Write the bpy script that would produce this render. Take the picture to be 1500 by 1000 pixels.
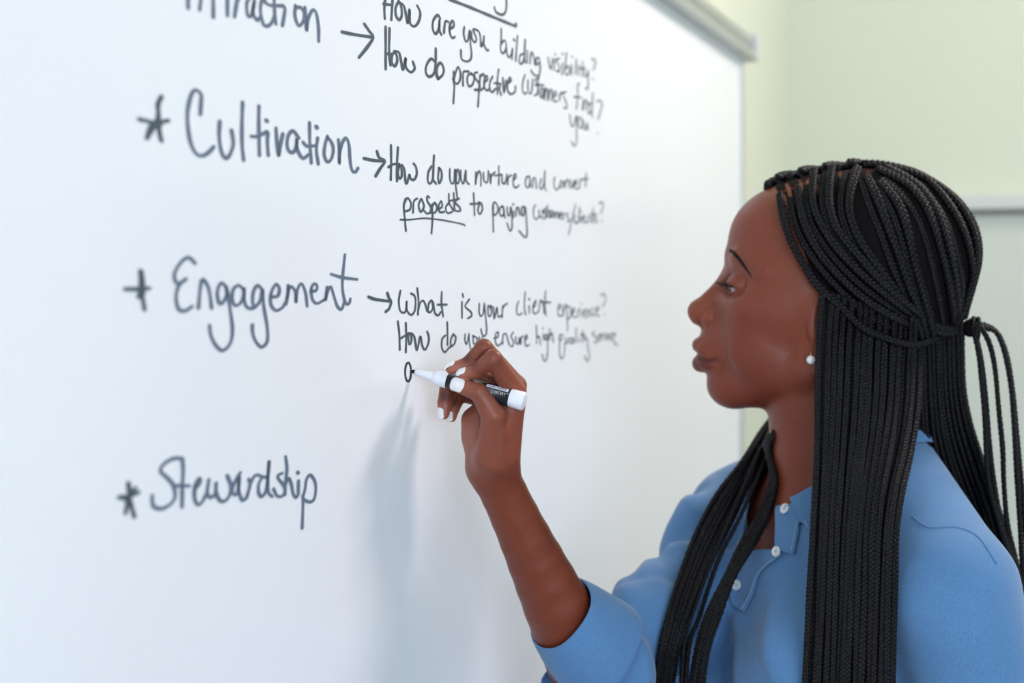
import bpy, math, random
import numpy as np
from mathutils import Vector, Matrix
from mathutils.bvhtree import BVHTree

for _o in list(bpy.data.objects):
    bpy.data.objects.remove(_o, do_unlink=True)
SC = bpy.context.scene
COL = SC.collection
rng = random.Random(7)

# ------------------------------------------------------------------ camera
FPX = 2500.0            # focal length in pixels of the 1500x1000 frame
HORIZON = 460.0         # pixel row of the eye level
EYE = 1.55
cam_data = bpy.data.cameras.new('camera')
cam = bpy.data.objects.new('camera', cam_data)
COL.objects.link(cam)
cam.location = (0, 0, EYE)
cam.rotation_euler = (math.radians(90), 0, 0)
cam_data.sensor_width = 36.0
cam_data.lens = FPX * 36.0 / 1500.0
cam_data.shift_y = -(500.0 - HORIZON) / 1500.0
cam_data.clip_start = 0.05
cam_data.dof.use_dof = True
cam_data.dof.focus_distance = 1.37
cam_data.dof.aperture_fstop = 4.6
SC.camera = cam

# ------------------------------------------------------------------ exposure, world, lights
SC.view_settings.view_transform = 'Standard'
SC.view_settings.look = 'None'
SC.view_settings.gamma = 1.0
SC.view_settings.use_curve_mapping = False
SC.view_settings.exposure = 0.0

# board plane: through the marker tip, running away to the right
TIP = np.array([(600 - 750) / FPX * 1.40, 1.40, EYE - (543 - HORIZON) / FPX * 1.40])
BD = np.array([0.344, 1.0, 0.0]); BD /= np.linalg.norm(BD)      # along the board, away from the camera
BN = np.array([BD[1], -BD[0], 0.0])                             # out of the board, into the room
UP = np.array([0.0, 0.0, 1.0])


def bp(s, n, z):
    """point: s metres along the board from the marker tip, n metres out of it, height z"""
    return TIP * np.array([1, 1, 0]) + BD * s + BN * n + UP * z


world = bpy.data.worlds.new('world')
SC.world = world
world.use_nodes = True
_bg = world.node_tree.nodes['Background']
_bg.inputs[0].default_value = (0.76, 0.88, 1.0, 1)
_bg.inputs[1].default_value = 0.34


def area_light(name, loc, target, size, size_y, power, color):
    d = bpy.data.lights.new(name, 'AREA')
    d.shape = 'RECTANGLE'; d.size = size; d.size_y = size_y
    d.energy = power; d.color = color
    o = bpy.data.objects.new(name, d)
    COL.objects.link(o)
    o.location = loc
    v = Vector(target) - Vector(loc)
    o.rotation_euler = v.to_track_quat('-Z', 'Y').to_euler()
    return o


# cool daylight from the windows in the wall behind the camera
area_light('window_light', bp(-4.1, 1.9, 1.65), bp(0.5, 0.4, 1.3), 3.6, 2.0, 208, (0.69, 0.80, 1.0))
# warm ceiling light at the far end of the room
area_light('ceiling_light', bp(1.25, 1.25, 2.98), bp(-0.7, 0.1, 1.1), 0.6, 0.35, 41, (1.0, 0.87, 0.84))


# ------------------------------------------------------------------ small helpers
def unproj(px, py, d):
    return np.array([(px - 750.0) / FPX * d, d, EYE + (HORIZON - py) / FPX * d])


def tag(o, label=None, cat=None, group=None, kind=None):
    if label: o['label'] = label
    if cat: o['category'] = cat
    if group: o['group'] = group
    if kind: o['kind'] = kind
    return o


def empty(name, loc, parent=None):
    o = bpy.data.objects.new(name, None)
    o.empty_display_size = 0.05
    COL.objects.link(o)
    o.location = loc
    return o


def mesh_np(name, verts, faces, mat, parent=None, smooth=True):
    """faces: (n,k) int array, or list of int arrays (k may differ)"""
    me = bpy.data.meshes.new(name)
    v = np.asarray(verts, dtype=np.float32)
    if isinstance(faces, np.ndarray):
        faces = [faces]
    faces = [np.asarray(f, dtype=np.int32) for f in faces if len(f)]
    me.vertices.add(len(v))
    me.vertices.foreach_set('co', v.ravel())
    nl = sum(f.size for f in faces); nf = sum(len(f) for f in faces)
    me.loops.add(nl)
    me.loops.foreach_set('vertex_index', np.concatenate([f.ravel() for f in faces]))
    me.polygons.add(nf)
    tot = np.concatenate([np.full(len(f), f.shape[1], np.int32) for f in faces])
    start = np.concatenate([[0], np.cumsum(tot)[:-1]]).astype(np.int32)
    me.polygons.foreach_set('loop_start', start)
    me.polygons.foreach_set('use_smooth', np.full(nf, smooth))
    me.update(calc_edges=True)
    me.validate()
    o = bpy.data.objects.new(name, me)
    COL.objects.link(o)
    if mat is not None:
        me.materials.append(mat)
    if parent is not None:
        set_parent(o, parent)
    return o


def set_parent(o, parent):
    """meshes are built in world coordinates with no transform of their own; only Empties carry a location"""
    o.parent = parent
    o.matrix_parent_inverse = Matrix.Translation(-Vector(parent.location)) if parent.type == 'EMPTY' else Matrix.Identity(4)


def box_faces():
    return np.array([[0, 3, 2, 1], [4, 5, 6, 7], [0, 1, 5, 4], [1, 2, 6, 5], [2, 3, 7, 6], [3, 0, 4, 7]])


def board_box(name, s0, s1, n0, n1, z0, z1, mat, parent=None, bevel=0.0):
    v = [bp(s, n, z) for z in (z0, z1) for (s, n) in ((s0, n0), (s0, n1), (s1, n1), (s1, n0))]
    o = mesh_np(name, v, box_faces(), mat, parent, smooth=False)
    if bevel:
        m = o.modifiers.new('bevel', 'BEVEL'); m.width = bevel; m.segments = 3
    return o


def catmull(pts, step):
    """dense polyline through pts (n,d)"""
    p = np.asarray(pts, float)
    if len(p) < 2: return p
    if len(p) == 2:
        n = max(2, int(np.linalg.norm(p[1] - p[0]) / step) + 1)
        return p[0] + (p[1] - p[0]) * np.linspace(0, 1, n)[:, None]
    q = np.vstack([2 * p[0] - p[1], p, 2 * p[-1] - p[-2]])
    out = []
    for i in range(1, len(q) - 2):
        a, b, c, d = q[i - 1], q[i], q[i + 1], q[i + 2]
        n = max(2, int(np.linalg.norm(c - b) / step) + 1)
        t = np.linspace(0, 1, n, endpoint=False)[:, None]
        out.append(0.5 * (2 * b + (c - a) * t + (2 * a - 5 * b + 4 * c - d) * t ** 2 + (3 * b - a - 3 * c + d) * t ** 3))
    out.append(p[-1:])
    return np.vstack(out)


def resample(p, n):
    d = np.concatenate([[0], np.cumsum(np.linalg.norm(np.diff(p, axis=0), axis=1))])
    t = np.linspace(0, d[-1], n)
    return np.stack([np.interp(t, d, p[:, k]) for k in range(p.shape[1])], 1)


def path_frames(p):
    """tangents and two parallel-transported normals along polyline p"""
    t = np.gradient(p, axis=0)
    t /= np.linalg.norm(t, axis=1)[:, None] + 1e-12
    n = np.zeros_like(p)
    a = np.array([0, 0, 1.0]) if abs(t[0][2]) < 0.8 else np.array([0, 1.0, 0])
    v = a - t[0] * a.dot(t[0]); v /= np.linalg.norm(v)
    n[0] = v
    for i in range(1, len(p)):
        v = n[i - 1] - t[i] * n[i - 1].dot(t[i])
        v /= np.linalg.norm(v) + 1e-12
        n[i] = v
    return t, n, np.cross(t, n)


def tube(p, r, sides=8, caps=True):
    """verts, quads, tris of a tube along p with radius r (scalar or per point)"""
    p = np.asarray(p, float); m = len(p)
    r = np.broadcast_to(np.asarray(r, float), (m,))
    t, n, b = path_frames(p)
    th = np.linspace(0, 2 * np.pi, sides, endpoint=False)
    v = p[:, None, :] + r[:, None, None] * (np.cos(th)[None, :, None] * n[:, None, :] + np.sin(th)[None, :, None] * b[:, None, :])
    v = v.reshape(-1, 3)
    i = np.arange(m - 1)[:, None] * sides; j = np.arange(sides)[None, :]; j2 = (j + 1) % sides
    q = np.stack([i + j, i + j2, i + sides + j2, i + sides + j], -1).reshape(-1, 4)
    tri = np.zeros((0, 3), int)
    if caps:
        v = np.vstack([v, p[0] - t[0] * r[0] * 0.5, p[-1] + t[-1] * r[-1] * 0.5])
        jj = np.arange(sides); kk = (jj + 1) % sides
        e = (m - 1) * sides
        tri = np.vstack([np.stack([np.full(sides, m * sides), kk, jj], 1), np.stack([np.full(sides, m * sides + 1), e + jj, e + kk], 1)])
    return v, q, tri


class MB:
    """collects pieces that belong to one mesh"""
    def __init__(self): self.v = []; self.q = []; self.t = []; self.n = 0

    def add(self, v, q=None, t=None):
        self.v.append(np.asarray(v, float))
        if q is not None and len(q): self.q.append(np.asarray(q) + self.n)
        if t is not None and len(t): self.t.append(np.asarray(t) + self.n)
        self.n += len(v)

    def build(self, name, mat, parent=None, smooth=True):
        f = []
        if self.q: f.append(np.vstack(self.q))
        if self.t: f.append(np.vstack(self.t))
        return mesh_np(name, np.vstack(self.v), f, mat, parent, smooth)


def lathe(axis_pts, radii, sides=32):
    return tube(axis_pts, radii, sides)


# ------------------------------------------------------------------ materials
def principled(name, color, rough=0.5, spec=0.5, **kw):
    m = bpy.data.materials.new(name); m.use_nodes = True
    b = m.node_tree.nodes['Principled BSDF']
    b.inputs['Base Color'].default_value = (*color, 1)
    b.inputs['Roughness'].default_value = rough
    b.inputs['Specular IOR Level'].default_value = spec
    for k, v in kw.items():
        b.inputs[k].default_value = v
    return m


def srgb(r, g, b):
    f = lambda c: (c / 255 / 12.92) if c / 255 <= 0.04045 else ((c / 255 + 0.055) / 1.055) ** 2.4
    return (f(r), f(g), f(b))


def add_noise_bump(m, scale, strength, dist=0.001, detail=4.0, color_var=0.0, stretch=None):
    nt = m.node_tree; N = nt.nodes; L = nt.links
    b = N['Principled BSDF']
    tc = N.new('ShaderNodeTexCoord')
    no = N.new('ShaderNodeTexNoise'); no.inputs['Scale'].default_value = scale; no.inputs['Detail'].default_value = detail
    src = tc.outputs['Object']
    if stretch:
        mp = N.new('ShaderNodeMapping'); mp.inputs['Scale'].default_value = stretch
        L.new(src, mp.inputs['Vector']); src = mp.outputs['Vector']
    L.new(src, no.inputs['Vector'])
    bu = N.new('ShaderNodeBump'); bu.inputs['Strength'].default_value = strength; bu.inputs['Distance'].default_value = dist
    L.new(no.outputs['Fac'], bu.inputs['Height']); L.new(bu.outputs['Normal'], b.inputs['Normal'])
    if color_var:
        base = tuple(b.inputs['Base Color'].default_value)
        mr = N.new('ShaderNodeMapRange')
        mr.inputs['From Min'].default_value = 0.3; mr.inputs['From Max'].default_value = 0.7
        mr.inputs['To Min'].default_value = 1 - color_var; mr.inputs['To Max'].default_value = 1 + color_var
        L.new(no.outputs['Fac'], mr.inputs['Value'])
        mx = N.new('ShaderNodeVectorMath'); mx.operation = 'SCALE'
        mx.inputs[0].default_value = base[:3]
        L.new(mr.outputs['Result'], mx.inputs['Scale'])
        L.new(mx.outputs['Vector'], b.inputs['Base Color'])
    return m


M = {}
M['board'] = principled('board_enamel', srgb(240, 243, 246), 0.22, 0.45)
add_noise_bump(M['board'], 60, 0.02, 0.0005)
M['ink'] = principled('dry_ink', srgb(78, 90, 98), 0.6, 0.2)
M['ink_light'] = principled('worn_dry_ink', srgb(100, 114, 132), 0.6, 0.2)
M['ink_fresh'] = principled('fresh_ink', srgb(30, 31, 36), 0.45, 0.4)
M['alu'] = principled('brushed_aluminium', srgb(196, 198, 194), 0.35, 0.5, Metallic=0.75)
M['shadow_grey'] = principled('painted_gap_shadow', srgb(120, 124, 116), 0.5, 0.4, Metallic=0.4)  # dark tone standing in for the shadow line below the back board's frame
M['plastic_grey'] = principled('grey_plastic', srgb(205, 207, 203), 0.45)
M['wall'] = add_noise_bump(principled('wall_paint_pale_green', srgb(212, 218, 198), 0.75, 0.2), 90, 0.06, 0.0006, color_var=0.01)
M['wall_white'] = add_noise_bump(principled('wall_paint_white', srgb(235, 236, 230), 0.8, 0.2), 90, 0.06, 0.0006)
M['ceiling'] = add_noise_bump(principled('ceiling_tile', srgb(238, 238, 234), 0.9, 0.1), 140, 0.15, 0.001)
M['floor'] = add_noise_bump(principled('floor_carpet', srgb(150, 150, 148), 0.95, 0.1), 300, 0.3, 0.002, color_var=0.15)
M['panel_back'] = principled('back_board_surface', srgb(203, 208, 196), 0.35, 0.4)
# ------------------------------------------------------------------ room shell
def s_at(px):
    """distance along the board plane at pixel column px"""
    k = (px - 750) / FPX
    # TIP.x + BD.x s = k (TIP.y + BD.y s)
    return (k * TIP[1] - TIP[0]) / (BD[0] - k * BD[1])


S_EDGE = s_at(1086.0)
S_CORNER = s_at(1170.0)
ROOM_N, S_BACK, H_ROOM, WALL_OFF = 4.0, -4.2, 3.05, -0.022
TH = 0.12


def slab(name, s0, s1, n0, n1, z0, z1, mat):
    o = board_box(name, s0, s1, n0, n1, z0, z1, mat)
    tag(o, kind='structure')
    return o


slab('floor', S_BACK - TH, S_CORNER + TH, WALL_OFF - TH, ROOM_N + TH, -0.1, 0.0, M['floor'])
slab('ceiling', S_BACK - TH, S_CORNER + TH, WALL_OFF - TH, ROOM_N + TH, H_ROOM, H_ROOM + 0.1, M['ceiling'])
slab('wall_left', S_BACK - TH, S_CORNER + TH, WALL_OFF - TH, WALL_OFF, 0.0, H_ROOM, M['wall'])
slab('wall_back', S_CORNER, S_CORNER + TH, WALL_OFF, ROOM_N, 0.0, H_ROOM, M['wall'])
slab('wall_right', S_BACK, S_CORNER, ROOM_N, ROOM_N + TH, 0.0, H_ROOM, M['wall_white'])
slab('wall_front', S_BACK - TH, S_BACK, WALL_OFF, ROOM_N, 0.0, H_ROOM, M['wall_white'])

# ------------------------------------------------------------------ the big whiteboard
Z_RAIL = 1.955
wb = empty('whiteboard', bp(-0.4, WALL_OFF, 0.75))
tag(wb, 'large white dry-erase board covered in black handwriting, aluminium rail along its top', 'whiteboard')
board_box('board_panel', -1.25, S_EDGE - 0.004, WALL_OFF, 0.0, 0.78, Z_RAIL + 0.01, M['board'], wb)
board_box('side_trim', S_EDGE - 0.012, S_EDGE + 0.004, WALL_OFF, 0.0035, 0.77, Z_RAIL + 0.01, M['alu'], wb, 0.0015)
board_box('side_trim', -1.262, -1.246, WALL_OFF, 0.0035, 0.77, Z_RAIL + 0.01, M['alu'], wb, 0.0015)
# top rail: profile swept along the board
_prof = [(WALL_OFF, Z_RAIL), (0.020, Z_RAIL), (0.020, Z_RAIL + 0.006), (0.0125, Z_RAIL + 0.010), (0.0125, Z_RAIL + 0.018),
         (0.016, Z_RAIL + 0.021), (0.016, Z_RAIL + 0.033), (0.010, Z_RAIL + 0.038), (WALL_OFF, Z_RAIL + 0.038)]
_v = [bp(s, n, z) for s in (-1.262, S_EDGE + 0.02) for (n, z) in _prof]
_k = len(_prof)
_q = np.array([[i, (i + 1) % _k, _k + (i + 1) % _k, _k + i] for i in range(_k)])
_r = mesh_np('top_rail', _v, [_q, np.array([list(range(_k))]), np.array([list(range(2 * _k - 1, _k - 1, -1))])], M['alu'], wb, smooth=False)
board_box('rail_end_cap', S_EDGE + 0.02, S_EDGE + 0.030, WALL_OFF, 0.023, Z_RAIL - 0.003, Z_RAIL + 0.041, M['plastic_grey'], wb, 0.003)
board_box('marker_tray', -1.25, S_EDGE - 0.02, WALL_OFF, 0.07, 0.755, 0.77, M['alu'], wb, 0.003)
board_box('marker_tray_lip', -1.25, S_EDGE - 0.02, 0.062, 0.07, 0.77, 0.785, M['alu'], wb, 0.002)

# ------------------------------------------------------------------ the board on the back wall
def back_box(name, n0, n1, d0, d1, z0, z1, mat, parent=None, bevel=0.0):
    """on the back wall: n along it, d out of it into the room"""
    return board_box(name, S_CORNER - d1, S_CORNER - d0, n0, n1, z0, z1, mat, parent, bevel)


bb = empty('mounted_board', bp(S_CORNER, 0.8, 0.9))
tag(bb, "pale grey-green board with a light top frame on the back wall behind the woman's hair", 'board')
NB0, NB1, ZB = 0.22, 1.75, 1.765
back_box('board_surface', NB0, NB1, 0.0, 0.012, 0.8, ZB - 0.025, M['panel_back'], bb)
back_box('top_frame', NB0 - 0.01, NB1 + 0.01, 0.0, 0.03, ZB - 0.026, ZB, M['plastic_grey'], bb, 0.002)
back_box('frame_shadow_strip', NB0, NB1, 0.010, 0.018, ZB - 0.036, ZB - 0.026, M['shadow_grey'], bb)  # shadow in the gap under the top frame, put in as a dark strip
back_box('side_frame', NB0 - 0.01, NB0 + 0.012, 0.0, 0.02, 0.8, ZB - 0.026, M['plastic_grey'], bb, 0.002)
back_box('side_frame', NB1 - 0.012, NB1 + 0.01, 0.0, 0.02, 0.8, ZB - 0.026, M['plastic_grey'], bb, 0.002)
back_box('bottom_frame', NB0 - 0.01, NB1 + 0.01, 0.0, 0.03, 0.775, 0.8, M['plastic_grey'], bb, 0.002)
# ------------------------------------------------------------------ handwriting on the board
# every stroke is traced as the pen path; it is laid on the board plane as ink with the width of a chisel nib
PEN_S, PEN_Z = 0.0052, 0.0025


def on_board(px, py):
    s = s_at(px)
    y = TIP[1] + BD[1] * s
    return s, EYE + (HORIZON - py) / FPX * y


def ink(name, label, zoom, strokes, mat='ink', w=1.0, dots=()):
    x0, y0, k = zoom
    mb = MB()
    allp = list(strokes) + [[(x, y), (x + 1.0, y + 1.0)] for (x, y) in dots]
    for si, st in enumerate(allp):
        ww = w * (1.25 if si >= len(strokes) else 1.0)
        p = np.array([on_board(x0 + x / k, y0 + y / k) for (x, y) in st])
        p[:, 0] /= PEN_S; p[:, 1] /= PEN_Z                  # the nib becomes a unit circle
        p = catmull(p, 0.35)
        keep = np.concatenate([[True], np.linalg.norm(np.diff(p, axis=0), axis=1) > 1e-5])
        p = p[keep]
        t = np.gradient(p, axis=0); t /= np.linalg.norm(t, axis=1)[:, None] + 1e-9
        nn = np.stack([-t[:, 1], t[:, 0]], 1)
        r = 0.5 * ww * (1 + 0.10 * np.sin(np.arange(len(p)) * 0.25 + si))
        L = p + nn * r[:, None]; R = p - nn * r[:, None]
        m = len(p)
        V = [np.vstack([L, R])]
        q = np.array([[i, i + 1, m + i + 1, m + i] for i in range(m - 1)])
        tri = []; base = 2 * m
        for c, d, rr in ((p[0], -t[0], r[0]), (p[-1], t[-1], r[-1])):
            a0 = math.atan2(d[1], d[0])
            arc = np.array([c + rr * np.array([math.cos(a0 + a), math.sin(a0 + a)]) for a in np.linspace(-np.pi / 2, np.pi / 2, 7)])
            V.append(np.vstack([c, arc]))
            tri += [[base, base + 1 + i, base + 2 + i] for i in range(6)]
            base += 8
        V = np.vstack(V)
        lift = 0.00025 + 0.00003 * (si % 7)
        W = np.array([bp(a * PEN_S, lift, b * PEN_Z) for a, b in V])
        mb.add(W, q, np.array(tri))
    o = mb.build(name, M[mat], wb, smooth=False)
    tag(o, label)
    return o


ZA = (190, 120, 7.694); ZBb = (350, 130, 7.142); ZC = (170, 360, 5.883); ZD = (340, 360, 5.88); ZE = (160, 650, 7.694); ZF = (310, 650, 7.141)
ZG = (250, 0, 6.522); ZH = (490, 0, 7.895); ZI = (620, 0, 10.0); ZJ = (720, 40, 5.553); ZK = (600, 70, 8.333); ZL = (520, 200, 6.667)
ZM = (680, 230, 6.818); ZN = (530, 410, 8.335); ZO = (660, 410, 7.693); ZP = (770, 415, 8.0)


def conv(zoom, strokes):
    x0, y0, k = zoom
    return [[(x0 + x / k, y0 + y / k) for (x, y) in s] for s in strokes]


PX = (0, 0, 1.0)
# --- column of headings
ink('handwritten_star', 'black star before the word Cultivation', ZA,
    [[(190, 635), (235, 500), (300, 430), (318, 330), (312, 260), (355, 165)], [(355, 165), (318, 260), (330, 420), (332, 560), (355, 665)],
     [(105, 420), (200, 442), (300, 455), (430, 435)], [(190, 635), (270, 520), (350, 470)]])
ink('handwritten_word', 'the word Cultivation', PX,
    conv(ZA, [[(793, 365), (800, 250), (803, 145), (740, 90), (690, 150), (650, 330), (655, 520), (690, 700), (750, 810), (820, 830), (890, 790), (945, 730)],
              [(1013, 445), (1005, 600), (1030, 780), (1080, 860), (1130, 810), (1165, 690), (1145, 545)],
              [(1270, 230), (1262, 500), (1265, 720), (1282, 880)]]) +
    conv(ZBb, [[(207, 180), (205, 400), (212, 695)], [(125, 497), (190, 497), (260, 465), (297, 455), (295, 560), (305, 695)],
               [(385, 410), (395, 560), (413, 700), (430, 590), (457, 470)],
               [(625, 515), (560, 440), (510, 500), (503, 610), (540, 665), (585, 640), (603, 560), (600, 520), (605, 620), (640, 700), (675, 725), (720, 690)],
               [(737, 355), (740, 560), (755, 775)], [(670, 560), (710, 600), (790, 595)], [(822, 515), (808, 640), (828, 785)],
               [(925, 495), (900, 580), (890, 690), (925, 765), (970, 720), (985, 620), (960, 550), (925, 510)],
               [(1038, 530), (1048, 650), (1048, 780), (1055, 650), (1085, 550), (1120, 515), (1150, 590), (1160, 740), (1180, 850), (1215, 870), (1243, 830)]]),
    dots=[(350 + 283 / 7.142, 130 + 330 / 7.142), (350 + 806 / 7.142, 130 + 397 / 7.142)], mat='ink_light')
ink('handwritten_star', 'black star before the word Engagement', ZC,
    [[(75, 372), (170, 372), (285, 365)], [(208, 215), (212, 300), (200, 400), (190, 440)], [(205, 380), (230, 470), (243, 550)],
     [(215, 220), (228, 300), (232, 400), (205, 440)]])
ink('handwritten_word', 'the word Engagement', PX,
    conv(ZC, [[(680, 150), (620, 100), (550, 150), (500, 250), (530, 325), (600, 285)], [(600, 285), (540, 340), (515, 440), (535, 540), (590, 560), (655, 520)],
              [(707, 535), (720, 400), (735, 300), (760, 300), (800, 380), (822, 535)],
              [(945, 350), (900, 320), (870, 400), (885, 490), (915, 490), (950, 420), (945, 350), (970, 480), (1000, 700), (985, 830), (920, 900), (860, 860), (815, 770), (803, 685)]]) +
    conv(ZD, [[(100, 375), (50, 340), (5, 380), (-2, 460), (20, 510), (60, 500), (95, 440), (100, 360), (105, 480), (130, 530), (180, 535), (230, 490)],
              [(260, 380), (215, 340), (180, 400), (175, 490), (195, 520), (240, 470), (260, 380), (270, 520), (300, 700), (300, 820), (250, 870), (200, 820), (175, 750), (172, 680)],
              [(335, 440), (390, 430), (405, 370), (375, 330), (335, 400), (330, 500), (375, 555), (430, 530), (460, 480)],
              [(480, 340), (478, 430), (462, 510), (475, 420), (500, 350), (540, 390), (548, 485), (560, 380), (595, 325), (630, 400), (645, 520)],
              [(675, 390), (720, 385), (730, 345), (705, 325), (680, 370), (690, 460), (730, 495), (790, 465)],
              [(815, 355), (800, 470), (825, 380), (850, 355), (875, 430), (905, 520), (940, 545), (965, 480)],
              [(970, 75), (952, 250), (950, 380), (975, 490), (1005, 495), (1017, 455)], [(850, 243), (950, 272), (1075, 288)]]), w=0.9, mat='ink_light')
ink('handwritten_star', 'black star before the word Stewardship', ZE,
    [[(210, 440), (225, 560), (200, 680), (180, 780)], [(110, 600), (220, 590), (330, 545)], [(215, 600), (240, 680), (280, 820)],
     [(290, 500), (250, 560), (200, 640)], [(150, 600), (250, 690)]])
ink('handwritten_word', 'the word Stewardship', PX,
    conv(ZE, [[(820, 165), (755, 160), (680, 180), (600, 240), (575, 310), (640, 370), (710, 450), (740, 560), (720, 640), (640, 710), (560, 730), (490, 690), (480, 580)],
              [(820, 165), (830, 300), (820, 480), (818, 710)], [(740, 470), (900, 472)],
              [(960, 510), (1020, 440), (1015, 385), (975, 440), (955, 550), (970, 650), (1010, 685), (1050, 640), (1080, 580)],
              [(1120, 400), (1100, 560), (1140, 600), (1190, 560), (1205, 440)]]) +
    conv(ZF, [[(40, 410), (45, 510), (75, 580), (120, 600), (170, 560), (200, 450), (160, 330)],
              [(295, 300), (260, 360), (215, 450), (215, 510), (250, 530), (275, 470), (285, 350), (280, 480), (315, 585), (360, 560), (380, 500)],
              [(385, 370), (400, 420), (370, 550)], [(400, 420), (440, 340), (480, 325), (530, 345)],
              [(575, 350), (530, 350), (490, 420), (490, 510), (520, 550), (560, 500), (580, 400), (600, 170), (585, 350), (590, 500), (630, 550)],
              [(735, 305), (690, 330), (700, 370), (750, 430), (765, 490), (735, 545), (680, 540), (645, 470)],
              [(770, 130), (785, 250), (770, 400), (765, 530)], [(770, 420), (800, 360), (830, 420), (850, 520), (880, 560), (905, 520)],
              [(905, 385), (903, 520)], [(950, 545), (955, 600), (945, 880)],
              [(955, 540), (975, 470), (990, 370), (1030, 325), (1080, 400), (1085, 510), (1060, 590), (1010, 605), (955, 575)]]),
    dots=[(310 + 897 / 7.141, 650 + 297 / 7.141)], w=0.92, mat='ink_light')
ink('handwritten_word', 'the word Attraction, cut by the top of the photo', ZG,
    [[(165, 80), (170, -60), (235, -220), (285, -60), (275, 95)], [(165, -60), (300, -60)], [(405, -200), (405, 165)], [(540, -200), (540, 150)], [(360, -70), (590, -80)],
     [(650, -60), (630, 20), (607, 160)], [(640, 0), (660, -60), (700, -80)],
     [(790, -20), (760, -40), (725, 40), (735, 150), (770, 145), (790, 60), (800, 0), (785, 120), (820, 190), (850, 170)],
     [(900, 10), (870, 0), (855, 100), (880, 220), (915, 250), (960, 220), (990, 150)], [(985, -120), (990, 100), (1003, 230)],
     [(870, 5), (950, 50), (1075, 55)], [(1075, 55), (1090, 90), (1065, 245)],
     [(1190, 50), (1185, 150), (1220, 245), (1265, 200), (1275, 120), (1235, 70), (1195, 75)],
     [(1280, 70), (1295, 290), (1310, 180), (1355, 95), (1390, 130), (1410, 260), (1412, 395)]], w=0.92, mat='ink_light')
# --- arrows
ink('handwritten_arrow', 'arrow after the word Attraction', ZH, [[(85, 370), (260, 405), (440, 430)], [(345, 280), (400, 360), (445, 430), (380, 540), (280, 665)]])
ink('handwritten_arrow', 'arrow after the word Cultivation', ZL, [[(85, 213), (180, 232), (275, 240)], [(213, 145), (235, 205), (290, 240), (245, 310), (200, 385)]])
ink('handwritten_arrow', 'arrow after the word Engagement', ZN, [[(80, 205), (160, 235), (340, 260)], [(310, 160), (330, 220), (355, 270), (330, 350), (290, 385)]])
# --- questions under the top heading
ink('heading_underline', 'thick line under the top heading', ZI, [[(380, -10), (700, 115), (1000, 240), (1350, 385)], [(1350, 385), (1356, 350)]], w=1.2)
ink('handwritten_letter', 'tail of the letter g cut by the top of the photo', ZI, [[(1215, -90), (1215, 120), (1180, 205), (1120, 210), (1060, 170), (1040, 105)]])
ink('handwritten_word', 'the word How in the topmost question', ZH,
    [[(590, -60), (575, 100), (580, 215)], [(670, -20), (655, 230)], [(565, 45), (665, 60)],
     [(740, 10), (705, 90), (710, 180), (745, 230), (775, 180), (770, 80), (745, 25)],
     [(745, 25), (800, 70), (830, 200), (845, 265), (865, 110), (870, 260), (920, 305), (970, 250), (990, 150), (955, 65)]], w=0.9)
ink('handwritten_word', 'the word are', ZI,
    [[(245, 270), (210, 220), (150, 290), (135, 400), (165, 490), (205, 470), (235, 370), (235, 290), (235, 440), (265, 510)],
     [(300, 480), (310, 380), (325, 310), (365, 320)], [(390, 420), (440, 390), (445, 330), (420, 305), (390, 370), (385, 470), (420, 555), (460, 540)]], w=0.95)
ink('handwritten_word', 'the word you in the topmost question', ZI,
    [[(600, 395), (590, 490), (615, 600), (650, 590), (680, 450), (690, 650), (705, 780), (690, 870), (630, 900), (560, 860), (550, 735)],
     [(700, 470), (710, 560), (750, 620), (775, 560), (730, 435), (810, 460), (835, 560), (845, 680), (880, 600), (888, 520), (885, 650), (935, 740), (955, 730)]], w=0.85)
ink('handwritten_word', 'the word building', PX,
    conv(ZI, [[(1140, 420), (1140, 560), (1130, 720), (1160, 780), (1200, 740), (1215, 650), (1185, 590), (1140, 640)]]) +
    conv(ZJ, [[(120, 170), (125, 220), (145, 245), (165, 200), (170, 170), (165, 260)], [(210, 70), (195, 275)],
              [(255, 215), (230, 230), (225, 285), (245, 295), (265, 240), (272, 95), (265, 250), (275, 290)], [(290, 190), (285, 285)],
              [(310, 295), (318, 220), (330, 205), (345, 250), (350, 305)],
              [(390, 260), (370, 245), (358, 280), (370, 305), (388, 280), (395, 310), (385, 390), (345, 385), (320, 350)]]),
    dots=[(720 + 180 / 5.553, 40 + 100 / 5.553)], w=0.8)
ink('handwritten_word', 'the word visibility with a question mark', ZJ,
    [[(458, 245), (480, 340), (495, 255)], [(512, 260), (505, 350)], [(550, 255), (525, 265), (550, 320), (545, 360), (525, 350)], [(575, 290), (572, 385)],
     [(610, 205), (600, 300), (595, 370), (620, 385), (635, 340), (620, 315), (600, 340)], [(650, 300), (648, 385)], [(690, 260), (680, 380)], [(710, 310), (705, 390)],
     [(740, 280), (735, 400)], [(720, 335), (760, 330)], [(755, 340), (755, 390), (775, 395), (785, 350), (785, 440), (780, 500), (760, 495)],
     [(810, 260), (835, 260), (845, 290), (825, 350)]], dots=[(514, 220), (575, 215), (655, 240), (825, 420)], w=0.75)
ink('handwritten_word', 'the word How in the question about finding', ZH,
    [[(590, 310), (590, 560), (590, 800)], [(635, 330), (630, 600), (645, 755)], [(590, 620), (660, 625)],
     [(690, 600), (665, 640), (660, 720), (690, 765), (720, 720), (720, 650), (690, 590)],
     [(690, 590), (745, 610), (770, 720), (790, 805), (820, 670), (820, 770), (880, 835), (925, 790), (905, 715)]], w=0.9)
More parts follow.
